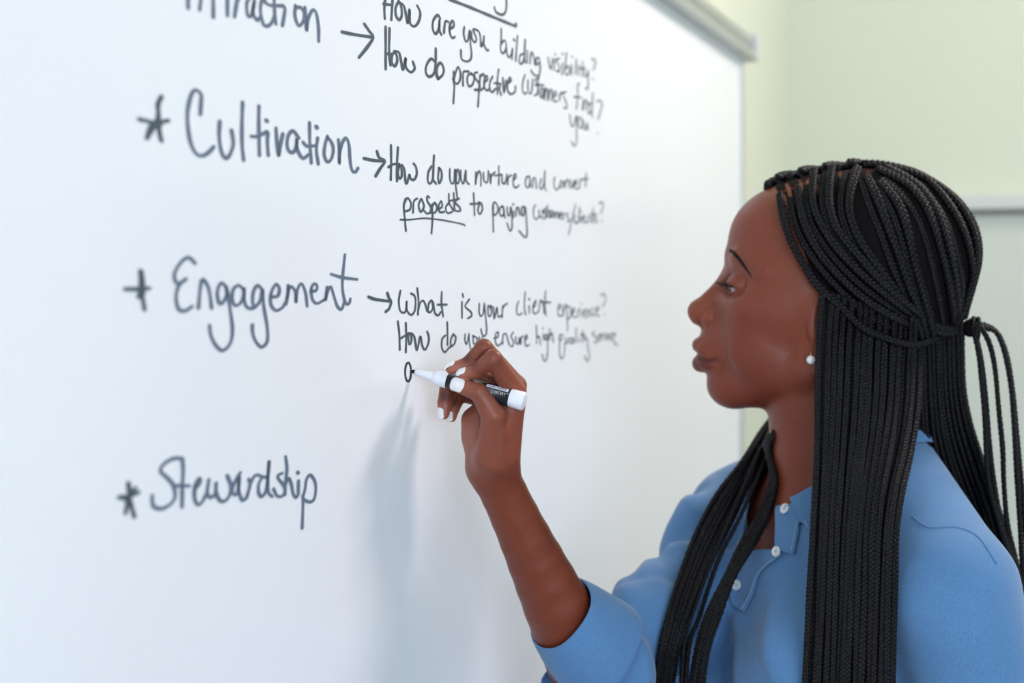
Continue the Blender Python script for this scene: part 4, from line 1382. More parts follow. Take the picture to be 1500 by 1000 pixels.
cuff_o = cuff()
patch('collar_stand', [(1150, 741), (1164, 736), (1180, 726), (1204, 710)], [(1152, 760), (1168, 762), (1184, 768), (1215, 756)], 0.0024, parent=shirt)
patch('collar_leaf', [(1162, 730), (1179, 720), (1202, 706)], [(1190, 784), (1204, 780), (1224, 760)], 0.0056, parent=shirt, bulge=0.0015, thick=0.0022)
stitch_line([(1166, 733), (1191, 777)], shirt, 0.0084)
# shoulder seam of the near sleeve
stitch_line([(1335, 756), (1360, 772), (1400, 772), (1432, 786), (1460, 825)], shirt, 0.0003, 0.0008, 'shoulder_seam', mat='denim')

# ------------------------------------------------------------------ below the frame: trousers and shoes she stands in
M['trousers'] = principled('dark_trousers', srgb(38, 40, 48), 0.85, 0.15)
M['shoe'] = principled('black_shoe', srgb(22, 22, 24), 0.4, 0.4)
LG = Sdf(); legs_sdf(LG, 0.012)
lv, lq = LG.mesh(0.008)
lv = relax(lv, lq, 2)
mesh_np('trousers', lv, lq, M['trousers'], person)
for s in (1, -1):
    SO = Sdf()
    SO.chain([tp(-0.03, 0.10 * s, 0.045), tp(0.06, 0.103 * s, 0.04), tp(0.15, 0.108 * s, 0.03)], [0.043, 0.042, 0.030], 0.02)
    SO.cone(tp(-0.01, 0.10 * s, 0.05), tp(-0.01, 0.10 * s, 0.11), 0.042, 0.046, 0.02)
    SO.func(lambda P: -P[:, 2] + 0.0, tp(0, 0, 0), 9.0, 0.0, 'i')
    v, q = SO.mesh(0.006)
    mesh_np('shoe', v, q, M['shoe'], person)
# ------------------------------------------------------------------ fingernails, earring, marker
M['nail'] = principled('white_nail_polish', srgb(240, 236, 234), 0.18, 0.5)
M['pearl'] = principled('pearl', srgb(238, 238, 236), 0.15, 0.6)
M['gold'] = principled('gold_post', srgb(200, 160, 90), 0.25, 0.5, Metallic=1.0)


def nail_on(f, facing, length, width, over, side=0.0):
    """a curved nail plate shaped on the fingertip's own surface; over = how far it reaches past the tip"""
    tip, prev = FING[f][-1], FING[f][-2]
    r = FRAD[f][-1]
    ax = tip - prev; ax /= np.linalg.norm(ax)
    fc = np.asarray(facing, float); fc = fc - ax * fc.dot(ax); fc /= np.linalg.norm(fc)
    sd = np.cross(ax, fc)
    nu, nv = 19, 15
    H = np.zeros((nu, nv)); XY = np.zeros((nu, nv, 2))
    end = r + over
    for i in range(nu):
        u = i / (nu - 1)
        w = (1 - max(0.0, (0.25 - u) / 0.25) ** 2.2) ** 0.5 * (1 - 0.9 * max(0.0, (u - 0.72) / 0.28) ** 2.4) ** 0.5
        w = max(w, 0.10) * width * 0.5
        x = end - length * (1 - u)
        for j in range(nv):
            s_ = -1 + 2 * j / (nv - 1)
            y = s_ * w
            # round the plate over the finger: a section of the finger's own cylinder, the free edge dipping a little
            back = np.clip(-x / np.linalg.norm(tip - prev), 0, 1)
            rx = r + (FRAD[f][-2] - r) * back
            rr = rx * 1.10
            H[i, j] = math.sqrt(max(rr * rr - y * y, 0.0)) - (rr - rx) - 0.00005 - 0.42 * max(0.0, x - 0.1 * r) ** 2 / r + 0.0002 * math.sin(math.pi * u)
            XY[i, j] = (x, y)
    V = np.array([tip + ax * XY[i, j, 0] + sd * XY[i, j, 1] + fc * (H[i, j] + 0.0002) for i in range(nu) for j in range(nv)])
    q = np.array([[i * nv + j, i * nv + j + 1, (i + 1) * nv + j + 1, (i + 1) * nv + j] for i in range(nu - 1) for j in range(nv - 1)])
    c = V[q[100]]
    if np.cross(c[1] - c[0], c[2] - c[0]).dot(fc) < 0: q = q[:, ::-1]
    o = mesh_np('fingernail', V, q, M['nail'], person)
    so = o.modifiers.new('plate', 'SOLIDIFY'); so.thickness = 0.0009; so.offset = -0.4
    o['label'] = 'white polished fingernail'
    return o


nail_on('thumb', (-0.05, -1.0, 0.20), 0.0118, 0.0112, 0.0012)
nail_on('index', (-0.10, -0.55, 0.85), 0.0092, 0.0082, 0.0004)
nail_on('middle', (-0.30, -0.25, 0.95), 0.0105, 0.0078, 0.0018)
nail_on('ring', (-0.85, -0.60, 0.0), 0.0098, 0.0084, 0.0010)
nail_on('little', (-0.60, -0.85, 0.0), 0.0085, 0.0070, 0.0010)

# pearl stud in the ear lobe
_h, _n = cast(1187, 518, BVH_BODY)
if _h is None: _h = hp(1187, 512, 96)
_ec = unproj(1188, 527, _h[1] - 0.004)
v, q = sphere_np(_ec, 0.0040, 20)
ear = mesh_np('earring', v, q, M['pearl'], person)
ear['label'] = 'white pearl stud earring'
mb = MB(); mb.add(*tube(np.array([_ec + UP * 0.003, _ec + UP * 0.007 + np.array([0, 0.001, 0]), _ec + UP * 0.0095 + np.array([0.0005, 0.004, 0])]), 0.0005, 8))
mb.build('earring_post', M['gold'], ear)

# ------------------------------------------------------------------ the marker she writes with
M['marker_white'] = principled('white_marker_plastic', srgb(240, 242, 246), 0.28, 0.5)
M['marker_black'] = principled('black_marker_label', srgb(22, 24, 30), 0.35, 0.5)
M['nib'] = principled('black_felt_nib', srgb(24, 24, 28), 0.9, 0.1)
M['print_white'] = principled('white_print', srgb(228, 230, 234), 0.4, 0.4)
M['print_black'] = principled('black_print', srgb(26, 28, 34), 0.4, 0.4)

MK0 = bp(s_at(602.5), 0.0008, EYE + (HORIZON - 543.5) / FPX * (TIP[1] + BD[1] * s_at(602.5)))    # nib touching the board
MK1 = unproj(768.5, 588, 1.378)
MAX_ = MK1 - MK0; MLEN = np.linalg.norm(MAX_); MA = MAX_ / MLEN
_to_cam = np.array([0, 0, EYE]) - (MK0 + MK1) / 2; _to_cam /= np.linalg.norm(_to_cam)
MB1 = _to_cam - MA * _to_cam.dot(MA); MB1 /= np.linalg.norm(MB1)        # towards the viewer
MB2 = np.cross(MA, MB1)                                                  # up or down the barrel
if MB2[2] < 0: MB2 = -MB2
marker = empty('marker_pen', MK0)
tag(marker, 'white and black dry-erase marker held in the raised hand, its nib on the board', 'marker')


def mk_lathe(name, prof, mat, sides=48, parent=marker):
    th = np.linspace(0, 2 * np.pi, sides, endpoint=False)
    V = np.concatenate([MK0 + MA * t + r * (np.cos(th)[:, None] * MB1 + np.sin(th)[:, None] * MB2) for t, r in prof])
    n = len(prof)
    q = np.array([[i * sides + j, i * sides + (j + 1) % sides, (i + 1) * sides + (j + 1) % sides, (i + 1) * sides + j] for i in range(n - 1) for j in range(sides)])
    return mesh_np(name, V, q, M[mat], parent)


def t_at(px):
    """distance along the marker whose axis shows at photo column px"""
    k = (px - 750) / FPX
    return (k * MK0[1] - MK0[0]) / (MA[0] - k * MA[1])


t_nib, t_neck, t_sh0, t_sh1, t_b0, t_b1, t_c0 = [t_at(x) for x in (609.5, 611, 633, 642, 656, 660.5, 748)]
R0, R1 = 0.0063, 0.0077


def rad_at(t): return R0 + (R1 - R0) * np.clip((t - t_sh1) / (MLEN - t_sh1), 0, 1)


mk_lathe('nib', [(0.0, 0.0001), (0.0, 0.0011), (t_nib * 0.5, 0.0017), (t_nib + 0.001, 0.0018)], 'nib', 20)
mk_lathe('barrel', [(t_nib - 0.001, 0.0015), (t_nib - 0.001, 0.0021), (t_neck, 0.0026), (t_sh0 - 0.002, 0.0035), (t_sh0, 0.0037), (t_sh0 + (t_sh1 - t_sh0) * 0.35, 0.0047), (t_sh0 + (t_sh1 - t_sh0) * 0.7, 0.0058),
                    (t_sh1, R0), (t_b0, rad_at(t_b0)), (t_b1 + 0.004, rad_at(t_b1)), (t_c0, rad_at(t_c0)), (t_c0 + 0.002, rad_at(t_c0) + 0.00002), (MLEN - 0.0012, R1), (MLEN - 0.0003, R1 - 0.0005), (MLEN, R1 - 0.0012), (MLEN, 0.0002)], 'marker_white')
wrap = mk_lathe('printed_wrap', [(t_b0, rad_at(t_b0)), (t_b0, rad_at(t_b0) + 0.00012), (t_c0, rad_at(t_c0) + 0.00012), (t_c0, rad_at(t_c0))], 'marker_black')


def on_wrap(t, ang, lift=0.00022):
    r = rad_at(t) + lift
    return MK0 + MA * t + r * (math.cos(ang) * MB1 + math.sin(ang) * MB2)


def wrap_patch(name, t0, t1, a0, a1, mat, parent=wrap, lift=0.0002):
    nu, nv = 16, 8
    V = [on_wrap(t0 + (t1 - t0) * i / nu, a0 + (a1 - a0) * j / nv, lift) for i in range(nu + 1) for j in range(nv + 1)]
    q = np.array([[i * (nv + 1) + j, i * (nv + 1) + j + 1, (i + 1) * (nv + 1) + j + 1, (i + 1) * (nv + 1) + j] for i in range(nu) for j in range(nv)])
    return mesh_np(name, V, q, M[mat], parent)


def wrap_line(name, pts, r, mat, parent=wrap, lift=0.00026):
    """printed line; pts in (metres along, angle)"""
    mb = MB()
    for st in pts:
        P = catmull(np.array(st, float) * np.array([1, R1]), 0.0002)
        P = np.array([on_wrap(t, a / R1, lift) for t, a in P])
        mb.add(*tube(P, r, 5))
    return mb.build(name, M[mat], parent)


AT = lambda x: t_at(x)
D2R = math.pi / 180
wrap_patch('text_box', AT(713), AT(745), 30 * D2R, 56 * D2R, 'print_white')
wrap_line('rule', [[(AT(684), 18 * D2R), (AT(747), 18 * D2R)], [(AT(723.5), 17 * D2R), (AT(723.5), -34 * D2R)]], 0.00016, 'print_white')


def stroke_text(name, glyphs, x0, x1, a_base, a_x, mat, r):
    """small printed word; glyph strokes in a unit box (x 0..1, y 0 base .. 1 x-height, up to 1.5)"""
    n = len(glyphs); st = []
    for i, g in enumerate(glyphs):
        for s in g:
            st.append([(AT(x0) + (AT(x1) - AT(x0)) * (i + 0.12 + 0.76 * x) / n, a_base + (a_x - a_base) * y) for x, y in s])
    return wrap_line(name, st, r, mat)


GL = {
    'c': [[(0.9, 0.85), (0.5, 1), (0.1, 0.5), (0.5, 0), (0.9, 0.15)]], 'h': [[(0.1, 1.5), (0.1, 0)], [(0.1, 0.7), (0.5, 1), (0.85, 0.7), (0.85, 0)]],
    'i': [[(0.5, 1), (0.5, 0)], [(0.5, 1.4), (0.5, 1.46)]], 's': [[(0.85, 0.85), (0.5, 1), (0.2, 0.75), (0.8, 0.3), (0.5, 0), (0.15, 0.15)]],
    'e': [[(0.15, 0.5), (0.85, 0.55), (0.5, 1), (0.1, 0.5), (0.5, 0), (0.9, 0.15)]], 'l': [[(0.5, 1.5), (0.5, 0)]],
    'o': [[(0.5, 1), (0.1, 0.5), (0.5, 0), (0.9, 0.5), (0.5, 1)]], 'w': [[(0, 1), (0.25, 0), (0.5, 0.9), (0.75, 0), (1, 1)]], 'd': [[(0.85, 0.8), (0.5, 1), (0.1, 0.5), (0.5, 0), (0.85, 0.3)], [(0.85, 1.5), (0.85, 0)]],
    'r': [[(0.2, 1), (0.2, 0)], [(0.2, 0.65), (0.5, 1), (0.85, 0.95)]], ' ': [],
}
stroke_text('printed_word', [GL[c] for c in 'chisel'], 726, 743, 4 * D2R, 12 * D2R, 'print_white', 0.00018)
stroke_text('printed_word', [GL[c] for c in 'low odor'], 715, 743, 37 * D2R, 46 * D2R, 'print_black', 0.00017)
wrap_line('printed_mark', [[(AT(715), 14 * D2R), (AT(717), 2 * D2R), (AT(721), -4 * D2R)], [(AT(717), 12 * D2R), (AT(720), 4 * D2R)]], 0.0002, 'print_white')
wrap_line('printed_logo', [[(AT(697), 48 * D2R), (AT(694), 40 * D2R), (AT(697), 30 * D2R), (AT(703), 28 * D2R), (AT(707), 36 * D2R), (AT(704), 46 * D2R), (AT(698), 48 * D2R)]], 0.0004, 'print_white')
# ------------------------------------------------------------------ hair: dark cap, box braids
M['hair'] = principled('black_braided_hair', srgb(15, 13, 15), 0.5, 0.22)
M['scalp_hair'] = principled('dark_hair_roots', srgb(14, 11, 11), 0.8, 0.1)
_nt = M['hair'].node_tree
add_noise_bump(M['hair'], 1800, 0.5, 0.0006, 3)

PART = catmull(np.array([(1141, 292), (1160, 284), (1184, 275), (1190, 263), (1224, 252), (1262, 249), (1300, 252)], float), 2.0)


def hair_px(a, b, c):
    """photo pixel of a head-frame point"""
    P = hp(a, b, c)
    return 750 + P[0] / P[1] * FPX, HORIZON - (P[2] - EYE) / P[1] * FPX


# cap: the part of the head that carries hair, lifted a little
_q = hloc(bodyV)
_N = vert_normals(bodyV, bodyQ)
hl_b = np.array([240, 279, 292, 311, 341, 367, 397, 423, 449, 470, 500, 540, 600, 660.0])
hl_a = np.array([1112, 1128, 1146, 1152, 1160, 1170, 1181, 1191, 1204, 1222, 1236, 1246, 1256, 1262.0])
_lim = np.interp(_q[:, 1], hl_b, hl_a)
_dpart = np.min(np.linalg.norm(np.stack([_q[:, 0], _q[:, 1]], 1)[:, None, :] - PART[None, ::4, :], axis=2), axis=1)
_in = (_q[:, 0] > _lim + 7) & (_q[:, 1] < 590) & (_q[:, 0] < 1480)
_near_side = _q[:, 2] > 12
_in &= ~((_dpart < 4.5) & (_q[:, 2] > 4) & (_q[:, 2] < 60) & (_q[:, 0] < 1275))
_k = ((_q[:, 0] - 1148) - 0.30 * (_q[:, 1] - 285)) % 20.0
_in &= ~((np.abs(_k - 10) < 1.7) & (_dpart < 24) & (_q[:, 2] > -6) & (_q[:, 2] < 85) & (_q[:, 0] < 1270))
_f = bodyQ[_in[bodyQ].all(1)]
_ids = np.unique(_f); _mp = -np.ones(len(bodyV), int); _mp[_ids] = np.arange(len(_ids))
hair = mesh_np('hair', bodyV[_ids] + _N[_ids] * 0.0016, _mp[_f], M['scalp_hair'], person)
hair['label'] = 'long black box braids tied half up'

BR = 0.0062                        # width of a braid


def braid_mesh(P, width, mb, taper=True, phase=0.0):
    """three strands plaited along P"""
    P = np.asarray(P)
    L = np.concatenate([[0], np.cumsum(np.linalg.norm(np.diff(P, axis=0), axis=1))])
    n = max(8, int(L[-1] / 0.00135))
    P = np.stack([np.interp(np.linspace(0, L[-1], n), L, P[:, k]) for k in range(3)], 1)
    s = np.linspace(0, L[-1], n)
    t = np.gradient(P, axis=0); t /= np.linalg.norm(t, axis=1)[:, None] + 1e-12
    # lateral axis seen from outside the head
    out = P - (HC + np.array([0.03, 0.0, 0.0])); out[:, 2] *= 0.15
    out = out - t * np.sum(out * t, 1)[:, None]; out /= np.linalg.norm(out, axis=1)[:, None] + 1e-9
    lat = np.cross(t, out)
    w = np.full(n, width) * (1 + 0.06 * np.sin(s * 70 + phase * 3))
    if taper: w *= np.interp(s, [0, 0.012, L[-1] - 0.02, L[-1]], [0.9, 1, 1, 0.9])
    pitch = width * 1.75
    for k in range(3):
        a = 2 * np.pi * s / pitch + 2 * np.pi * k / 3 + phase
        Q = P + lat * (0.27 * w * np.sin(a))[:, None] + out * (0.17 * w * np.sin(2 * a))[:, None]
        v, q, tri = tube_fast(Q, 0.27 * w, 6)
        mb.add(v, q, tri)


def tube_fast(p, r, sides):
    m = len(p)
    t = np.gradient(p, axis=0); t /= np.linalg.norm(t, axis=1)[:, None] + 1e-12
    ref = np.array([0.31, -0.88, 0.36])
    n = ref - t * (t @ ref)[:, None]; n /= np.linalg.norm(n, axis=1)[:, None] + 1e-9
    b = np.cross(t, n)
    th = np.linspace(0, 2 * np.pi, sides, endpoint=False)
    v = (p[:, None, :] + r[:, None, None] * (np.cos(th)[None, :, None] * n[:, None, :] + np.sin(th)[None, :, None] * b[:, None, :])).reshape(-1, 3)
    i = np.arange(m - 1)[:, None] * sides; j = np.arange(sides)[None, :]; j2 = (j + 1) % sides
    q = np.stack([i + j, i + j2, i + sides + j2, i + sides + j], -1).reshape(-1, 4)
    v = np.vstack([v, p[:1], p[-1:]])
    jj = np.arange(sides); kk = (jj + 1) % sides; e = (m - 1) * sides
    tri = np.vstack([np.stack([np.full(sides, m * sides), kk, jj], 1), np.stack([np.full(sides, m * sides + 1), e + jj, e + kk], 1)])
    return v, q, tri


def at_c(px, py, c):
    """point on the photo ray where the head frame's sideways coordinate is c"""
    o = np.array([0, 0, EYE]); d = unproj(px, py, 1.0) - o
    k = (c * HS - (o - HC) @ HZ) / (d @ HZ)
    return o + d * k


def smooth_path(P, it=6, ends=True):
    P = P.copy()
    for _ in range(it):
        P[1:-1] = 0.5 * P[1:-1] + 0.25 * (P[:-2] + P[2:])
    return P


def skull_path(pts, lift, step=6.0):
    """path over the head given as photo pixels; lift in metres above the scalp. A point may carry its own depth c as a third value."""
    p2 = np.array([(x[0], x[1]) for x in pts], float)
    cs = [x[2] if len(x) > 2 else None for x in pts]
    dense = catmull(p2, step)
    # parameter of each control point
    idx = [int(np.argmin(np.linalg.norm(dense - p, axis=1))) for p in p2]
    out = []
    for i, p in enumerate(dense):
        h, n = cast(p[0], p[1], BVH_BODY)
        if h is None:
            o = Vector(at_c(p[0], p[1], 0)); hh, nn, _, _ = BVH_BODY.find_nearest(o)
            h, n = np.array(o), np.array(nn)
            out.append(h)
        else:
            out.append(h + n * lift)
    out = np.array(out)
    # blend to explicit depths
    for k, c in enumerate(cs):
        if c is None: continue
        i0 = idx[k - 1] if k and cs[k - 1] is None else idx[k]
        for i in range(i0, len(dense) if k == len(cs) - 1 else idx[k] + 1):
            t = 1.0 if idx[k] == i0 else min(1.0, (i - i0) / max(1, idx[k] - i0))
            t = t * t * (3 - 2 * t)
            q = at_c(dense[i][0], dense[i][1], c)
            out[i] = out[i] * (1 - t) + q * t
    return smooth_path(out, 8)


def hang_path(pts, depth_of, lift, step=8.0, surf=True, surf_from=0):
    """hanging braid: pixel path plus a depth for each end; rests on the shirt and body where they are nearer"""
    p2 = np.array([(x[0], x[1]) for x in pts], float)
    dz = np.array([x[2] for x in pts], float)
    seg = np.concatenate([[0], np.cumsum(np.linalg.norm(np.diff(p2, axis=0), axis=1))])
    dense = catmull(p2, step)
    sd = np.concatenate([[0], np.cumsum(np.linalg.norm(np.diff(dense, axis=0), axis=1))])
    sd *= seg[-1] / sd[-1]
    D = np.interp(sd, seg, dz)
    if surf:
        lim = np.full(len(D), 9.0)
        for i, p in enumerate(dense):
            if p[1] < surf_from: continue
            for bv in (BVH_SHIRT, BVH_BODY):
                h, n = cast(p[0], p[1], bv)
                if h is not None: lim[i] = min(lim[i], h[1] - lift)
        for _ in range(3):
            l2 = lim.copy(); l2[1:] = np.minimum(l2[1:], lim[:-1] + 0.006); l2[:-1] = np.minimum(l2[:-1], lim[1:] + 0.006); lim = l2
        D = np.minimum(D, lim)
        for _ in range(6):
            Dm = D.copy(); Dm[1:-1] = 0.5 * D[1:-1] + 0.25 * (D[:-2] + D[2:]); D = np.minimum(Dm, lim)
    return smooth_path(np.array([unproj(p[0], p[1], d) for p, d in zip(dense, D)]), 2)


BRAIDS = []          # (path, width, phase)


def interp_guides(A, B, t):
    n = max(len(A), len(B))
    a = resample(catmull(np.array(A, float), 4.0), 12); b = resample(catmull(np.array(B, float), 4.0), 12)
    return a * (1 - t) + b * t


Z5 = lambda L: [(1100 + x / 3.225, 230 + y / 3.225) for x, y in L]
TIE = (1424, 478)
# --- braids swept over the side of the head into the tie (the half-up band)
sweep = [
    Z5([(150, 210), (172, 320), (215, 430), (265, 530), (335, 640), (440, 722), (580, 795), (740, 845), (880, 850), (1050, 795)]),
    Z5([(232, 180), (250, 300), (320, 430), (430, 560), (545, 655), (690, 745), (850, 805), (1050, 778)]),
    Z5([(305, 120), (298, 250), (365, 370), (470, 490), (590, 600), (715, 700), (860, 785), (1048, 770)]),
    Z5([(392, 95), (372, 220), (405, 340), (520, 475), (635, 600), (760, 710), (880, 785), (1046, 764)]),
    Z5([(190, 215), (215, 330), (290, 460), (390, 590), (500, 690), (640, 770), (800, 835), (1050, 800)]),
    Z5([(268, 160), (272, 290), (345, 410), (450, 530), (570, 635), (705, 725), (850, 800), (1050, 785)]),
    Z5([(350, 110), (338, 240), (390, 360), (495, 485), (615, 605), (740, 710), (870, 790), (1046, 768)]),
]
for i, g in enumerate(sweep):
    low = 0.0085 if i < 4 else 0.0045
    pts = [tuple(p) for p in g]
    P = skull_path(pts[:-2] + [(pts[-2][0], pts[-2][1], 62.0 - 3 * (i % 4)), (TIE[0], TIE[1] + (i - 3) * 2.2, 12.0)], low + 0.0022)
    BRAIDS.append((P, BR * (1.2 if i < 4 else 1.1), i * 1.3))
# --- braids over the crown and the back of the head down to below the band
crown = [
    Z5([(505, 70), (462, 230), (500, 370), (580, 490), (690, 640), (770, 740), (800, 830)]),
    Z5([(450, 85), (420, 230), (455, 360), (550, 490), (660, 630), (760, 740), (790, 830)]),
    Z5([(545, 110), (600, 220), (650, 350), (700, 480), (745, 620), (800, 740), (820, 830)]),
    Z5([(520, 125), (560, 240), (610, 360), (655, 490), (720, 640), (780, 740), (800, 830)]),
    Z5([(600, 130), (690, 230), (740, 380), (770, 520), (805, 640), (830, 740), (850, 830)]),
    Z5([(580, 130), (650, 240), (700, 370), (735, 500), (775, 630), (815, 740), (835, 830)]),
    Z5([(595, 75), (740, 150), (825, 260), (880, 420), (915, 560), (935, 700), (940, 800)]),
    Z5([(620, 110), (720, 200), (790, 310), (835, 450), (865, 580), (890, 720), (900, 820)]),
    Z5([(640, 70), (780, 150), (870, 270), (920, 420), (950, 570), (955, 700), (960, 790)]),
    Z5([(720, 110), (830, 190), (920, 320), (960, 450), (990, 600), (975, 720), (970, 790)]),
    Z5([(640, 50), (800, 110), (910, 220), (985, 350), (1020, 480), (1025, 610), (1000, 740)]),
    Z5([(600, 38), (760, 60), (890, 135), (990, 250), (1040, 390), (1055, 530), (1030, 680), (1010, 760)]),
]
for i, g in enumerate(crown):
    pts = [tuple(p) for p in g]
    P = skull_path(pts, 0.0045 if i % 2 == 0 else 0.0020)
    BRAIDS.append((P, BR * (1.35 if i % 2 == 0 else 1.15), i * 0.9))
# silhouette of the crown: braids along the far side of the parting, running back over the top
def local_path(L, lift=0.0):
    P = np.array([hp(*x) for x in catmull(np.array(L, float), 5.0)])
    out = []
    for p in P:
        hh, nn, _, _ = BVH_BODY.find_nearest(Vector(p)); out.append(np.array(hh) + np.array(nn) * lift)
    return smooth_path(np.array(out), 6)


rows = [[(1262, 246, 8), (1300, 240, 4), (1350, 258, 2), (1395, 295, 4), (1420, 340, 8), (1425, 390, 10), (1410, 445, 8), (1395, 480, 6)],
        [(1270, 246, -10), (1310, 242, -14), (1360, 265, -18), (1400, 305, -20), (1418, 350, -20), (1420, 400, -16), (1405, 450, -12), (1390, 480, -8)],
        [(1265, 247, 20), (1305, 246, 24), (1350, 266, 26), (1390, 305, 28), (1412, 350, 30), (1416, 400, 30), (1400, 450, 26), (1385, 480, 20)],
        [(1260, 246, -26), (1300, 246, -34), (1350, 275, -42), (1390, 320, -46), (1405, 370, -46), (1400, 420, -40), (1385, 470, -28)]]
for i, L in enumerate(rows):
    BRAIDS.append((local_path(L, 0.0048), BR * 1.3, i * 0.7))
FAR = []
for i, (a0, b0) in enumerate(((1126, 280), (1139, 272), (1154, 266), (1170, 261), (1186, 256), (1203, 252), (1221, 248), (1240, 246))):
    L = [(a0 + 4, b0 + 5, 18), (a0 + 12, b0 - 2, 2), (a0 + 32, b0 - 2, -22), (a0 + 52, b0 + 18, -52), (a0 + 76, b0 + 60, -82), (a0 + 110, b0 + 120, -98), (a0 + 150, b0 + 170, -98), (1390, 455, -52)]
    BRAIDS.append((local_path(L, 0.0030 + 0.0016 * (i % 2)), BR * (2.0 if i % 2 else 1.7), i))
# mirror of the side sweep and crown on her right side
for i, (P, w, ph) in enumerate(list(BRAIDS[:19])):
    q = (P - HC) @ HR.T
    q[:, 2] *= -1
    FAR.append((HC + q @ HR, w, ph + 0.5))

# --- hanging curtain in front of the near shoulder
def bundle(A, B, n, layers, lift0, jit=2.0, w=BR, z_shift=0.0, seed=1, skip=(), surf=True, surf_from=0):
    r_ = random.Random(seed)
    k = 0
    for ly in range(layers):
        for i in range(n):
            if (ly, i) in skip: continue
            t = (i + 0.5 + r_.uniform(-0.25, 0.25) + (0.5 if ly % 2 else 0) - (0.25 if layers > 1 else 0)) / n
            t = min(1.0, max(0.0, t))
            G = interp_guides(A, B, t)
            ph = r_.uniform(0, 6)
            G[:, 0] += jit * np.sin(np.linspace(0, 5, len(G)) + ph) * np.linspace(0, 1, len(G))
            pts = [(g[0], g[1], g[2] + z_shift + ly * 0.0055 + r_.uniform(-0.0015, 0.0015)) for g in G]
            P = hang_path(pts, None, lift0 + (layers - 1 - ly) * 0.0055, surf=surf, surf_from=surf_from)
            BRAIDS.append((P, w * r_.uniform(0.92, 1.1), ph))
            k += 1


bundle([(1204, 424, 1.56), (1198, 500, 1.494), (1196, 580, 1.485), (1194, 700, 1.46), (1188, 815, 1.44), (1174, 1160, 1.43)],
       [(1352, 470, 1.56), (1348, 540, 1.500), (1346, 590, 1.485), (1337, 651, 1.46), (1322, 715, 1.43), (1312, 780, 1.41), (1302, 1160, 1.40)], 14, 2, 0.004, 2.5, BR, seed=4)
# --- behind the near shoulder, falling down her back
bundle([(1335, 470, 1.53), (1338, 600, 1.535), (1346, 690, 1.565), (1372, 760, 1.60), (1400, 850, 1.62), (1420, 1160, 1.62)],
       [(1412, 474, 1.54), (1416, 580, 1.55), (1440, 664, 1.565), (1460, 727, 1.575), (1480, 785, 1.58), (1500, 870, 1.585), (1512, 1000, 1.585)], 13, 2, 0.004, 2.0, BR, seed=9, surf=False)
# --- loose braids from the tie
Z7 = lambda L: [(1300 + x / 2.38, 280 + y / 2.38) for x, y in L]
loose = [
    Z7([(296, 470), (318, 560), (328, 660), (340, 800), (352, 1000)]) + [(1462, 760), (1488, 850), (1500, 960)],
    Z7([(300, 468), (326, 580), (342, 720), (356, 880), (372, 1020)]) + [(1468, 770), (1494, 850), (1508, 960)],
    Z7([(318, 462), (352, 520), (374, 610), (388, 760), (402, 900), (405, 1000)]) + [(1476, 770), (1492, 840), (1506, 960)],
    Z7([(310, 466), (340, 480), (372, 480), (404, 545), (430, 670), (440, 800), (452, 1000)]) + [(1496, 800), (1506, 960)],
    Z7([(312, 462), (345, 468), (382, 490), (416, 570), (436, 690), (448, 820), (466, 1000)]) + [(1504, 800), (1516, 960)],
]
for i, g in enumerate(loose):
    pts = [(x, y, 1.535 + 0.004 * i - 0.0 * y) for x, y in g]
    BRAIDS.append((hang_path(pts, None, 0.003, surf=False), BR * 1.0, i * 1.1))
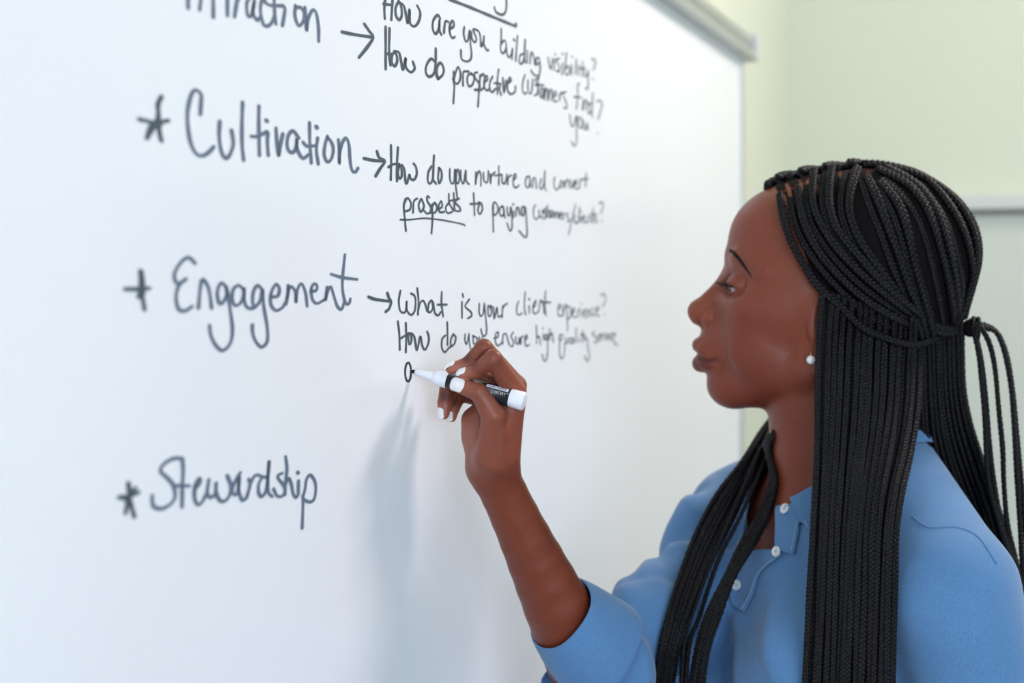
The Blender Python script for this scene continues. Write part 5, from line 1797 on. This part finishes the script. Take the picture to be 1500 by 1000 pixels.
# --- far-side braids falling over the right shoulder and chest
bundle([(1150, 588, 1.67), (1120, 624, 1.65), (1083, 681, 1.60), (1041, 735, 1.58), (1011, 798, 1.56), (982, 882, 1.54), (965, 958, 1.53), (942, 1160, 1.52)],
       [(1156, 600, 1.67), (1126, 648, 1.64), (1093, 719, 1.60), (1064, 780, 1.57), (1043, 818, 1.55), (1016, 890, 1.53), (993, 958, 1.52), (966, 1160, 1.51)], 7, 2, 0.0035, 1.2, BR * 0.95, seed=12, surf_from=690)
bundle([(1152, 600, 1.66), (1121, 642, 1.615), (1130, 690, 1.59), (1116, 740, 1.57), (1083, 794, 1.54), (1062, 840, 1.52), (1041, 882, 1.51), (1020, 941, 1.50), (984, 1160, 1.49)],
       [(1158, 610, 1.66), (1128, 652, 1.610), (1138, 702, 1.585), (1121, 769, 1.55), (1095, 815, 1.52), (1070, 857, 1.505), (1058, 895, 1.50), (1039, 950, 1.49), (1008, 1160, 1.48)], 4, 2, 0.0035, 1.2, BR * 0.95, seed=15, surf_from=636)
for i, g in enumerate(([(1116, 655), (1075, 745), (1043, 820), (1012, 905), (1000, 960), (994, 1160)], [(1122, 670), (1085, 755), (1052, 820), (1024, 905), (1007, 960), (1000, 1160)])):
    pts = [(x, y, 1.60 - (y - 640) / 360 * 0.1) for x, y in g]
    BRAIDS.append((hang_path(pts, None, 0.0035), BR * 0.9, i * 2.0))
# under the band: dark braids filling the nape, on both sides
bundle([(1225, 450, 1.520), (1225, 560, 1.520), (1240, 690, 1.55), (1260, 800, 1.62)], [(1400, 480, 1.56), (1395, 560, 1.57), (1400, 680, 1.59), (1420, 800, 1.62)], 9, 1, 0.004, 1.0, BR * 1.1, z_shift=0.012, seed=21, surf=False)

# the tie itself: a braid wound round the gathered hair
tc = at_c(TIE[0] + 2, TIE[1] + 3, 6.0)
ring = []
for a in np.linspace(0, 4.2 * math.pi, 60):
    ring.append(tc + HX * (0.004 * math.sin(a * 0.24)) + HZ * 0.0085 * math.cos(a) + UP * (0.0085 * math.sin(a)) + HX * (0.0028 * (a / (4 * math.pi) - 0.5)))
BRAIDS.append((np.array(ring), BR * 0.9, 0.3))
v, q = sphere_np(tc + HX * -0.003, 0.0078, 12)
mesh_np('hair_knot', v, q, M['scalp_hair'], hair)

for P, w, ph in BRAIDS[:100]:
    mb = MB(); braid_mesh(P, w, mb, phase=ph)
    mb.build('braid', M['hair'], hair)
rest = BRAIDS[100:] + FAR
if rest:
    mb = MB()
    for P, w, ph in rest: braid_mesh(P, w, mb, phase=ph)
    o = mb.build('braid_mass', M['hair'], hair); o['kind'] = 'stuff'
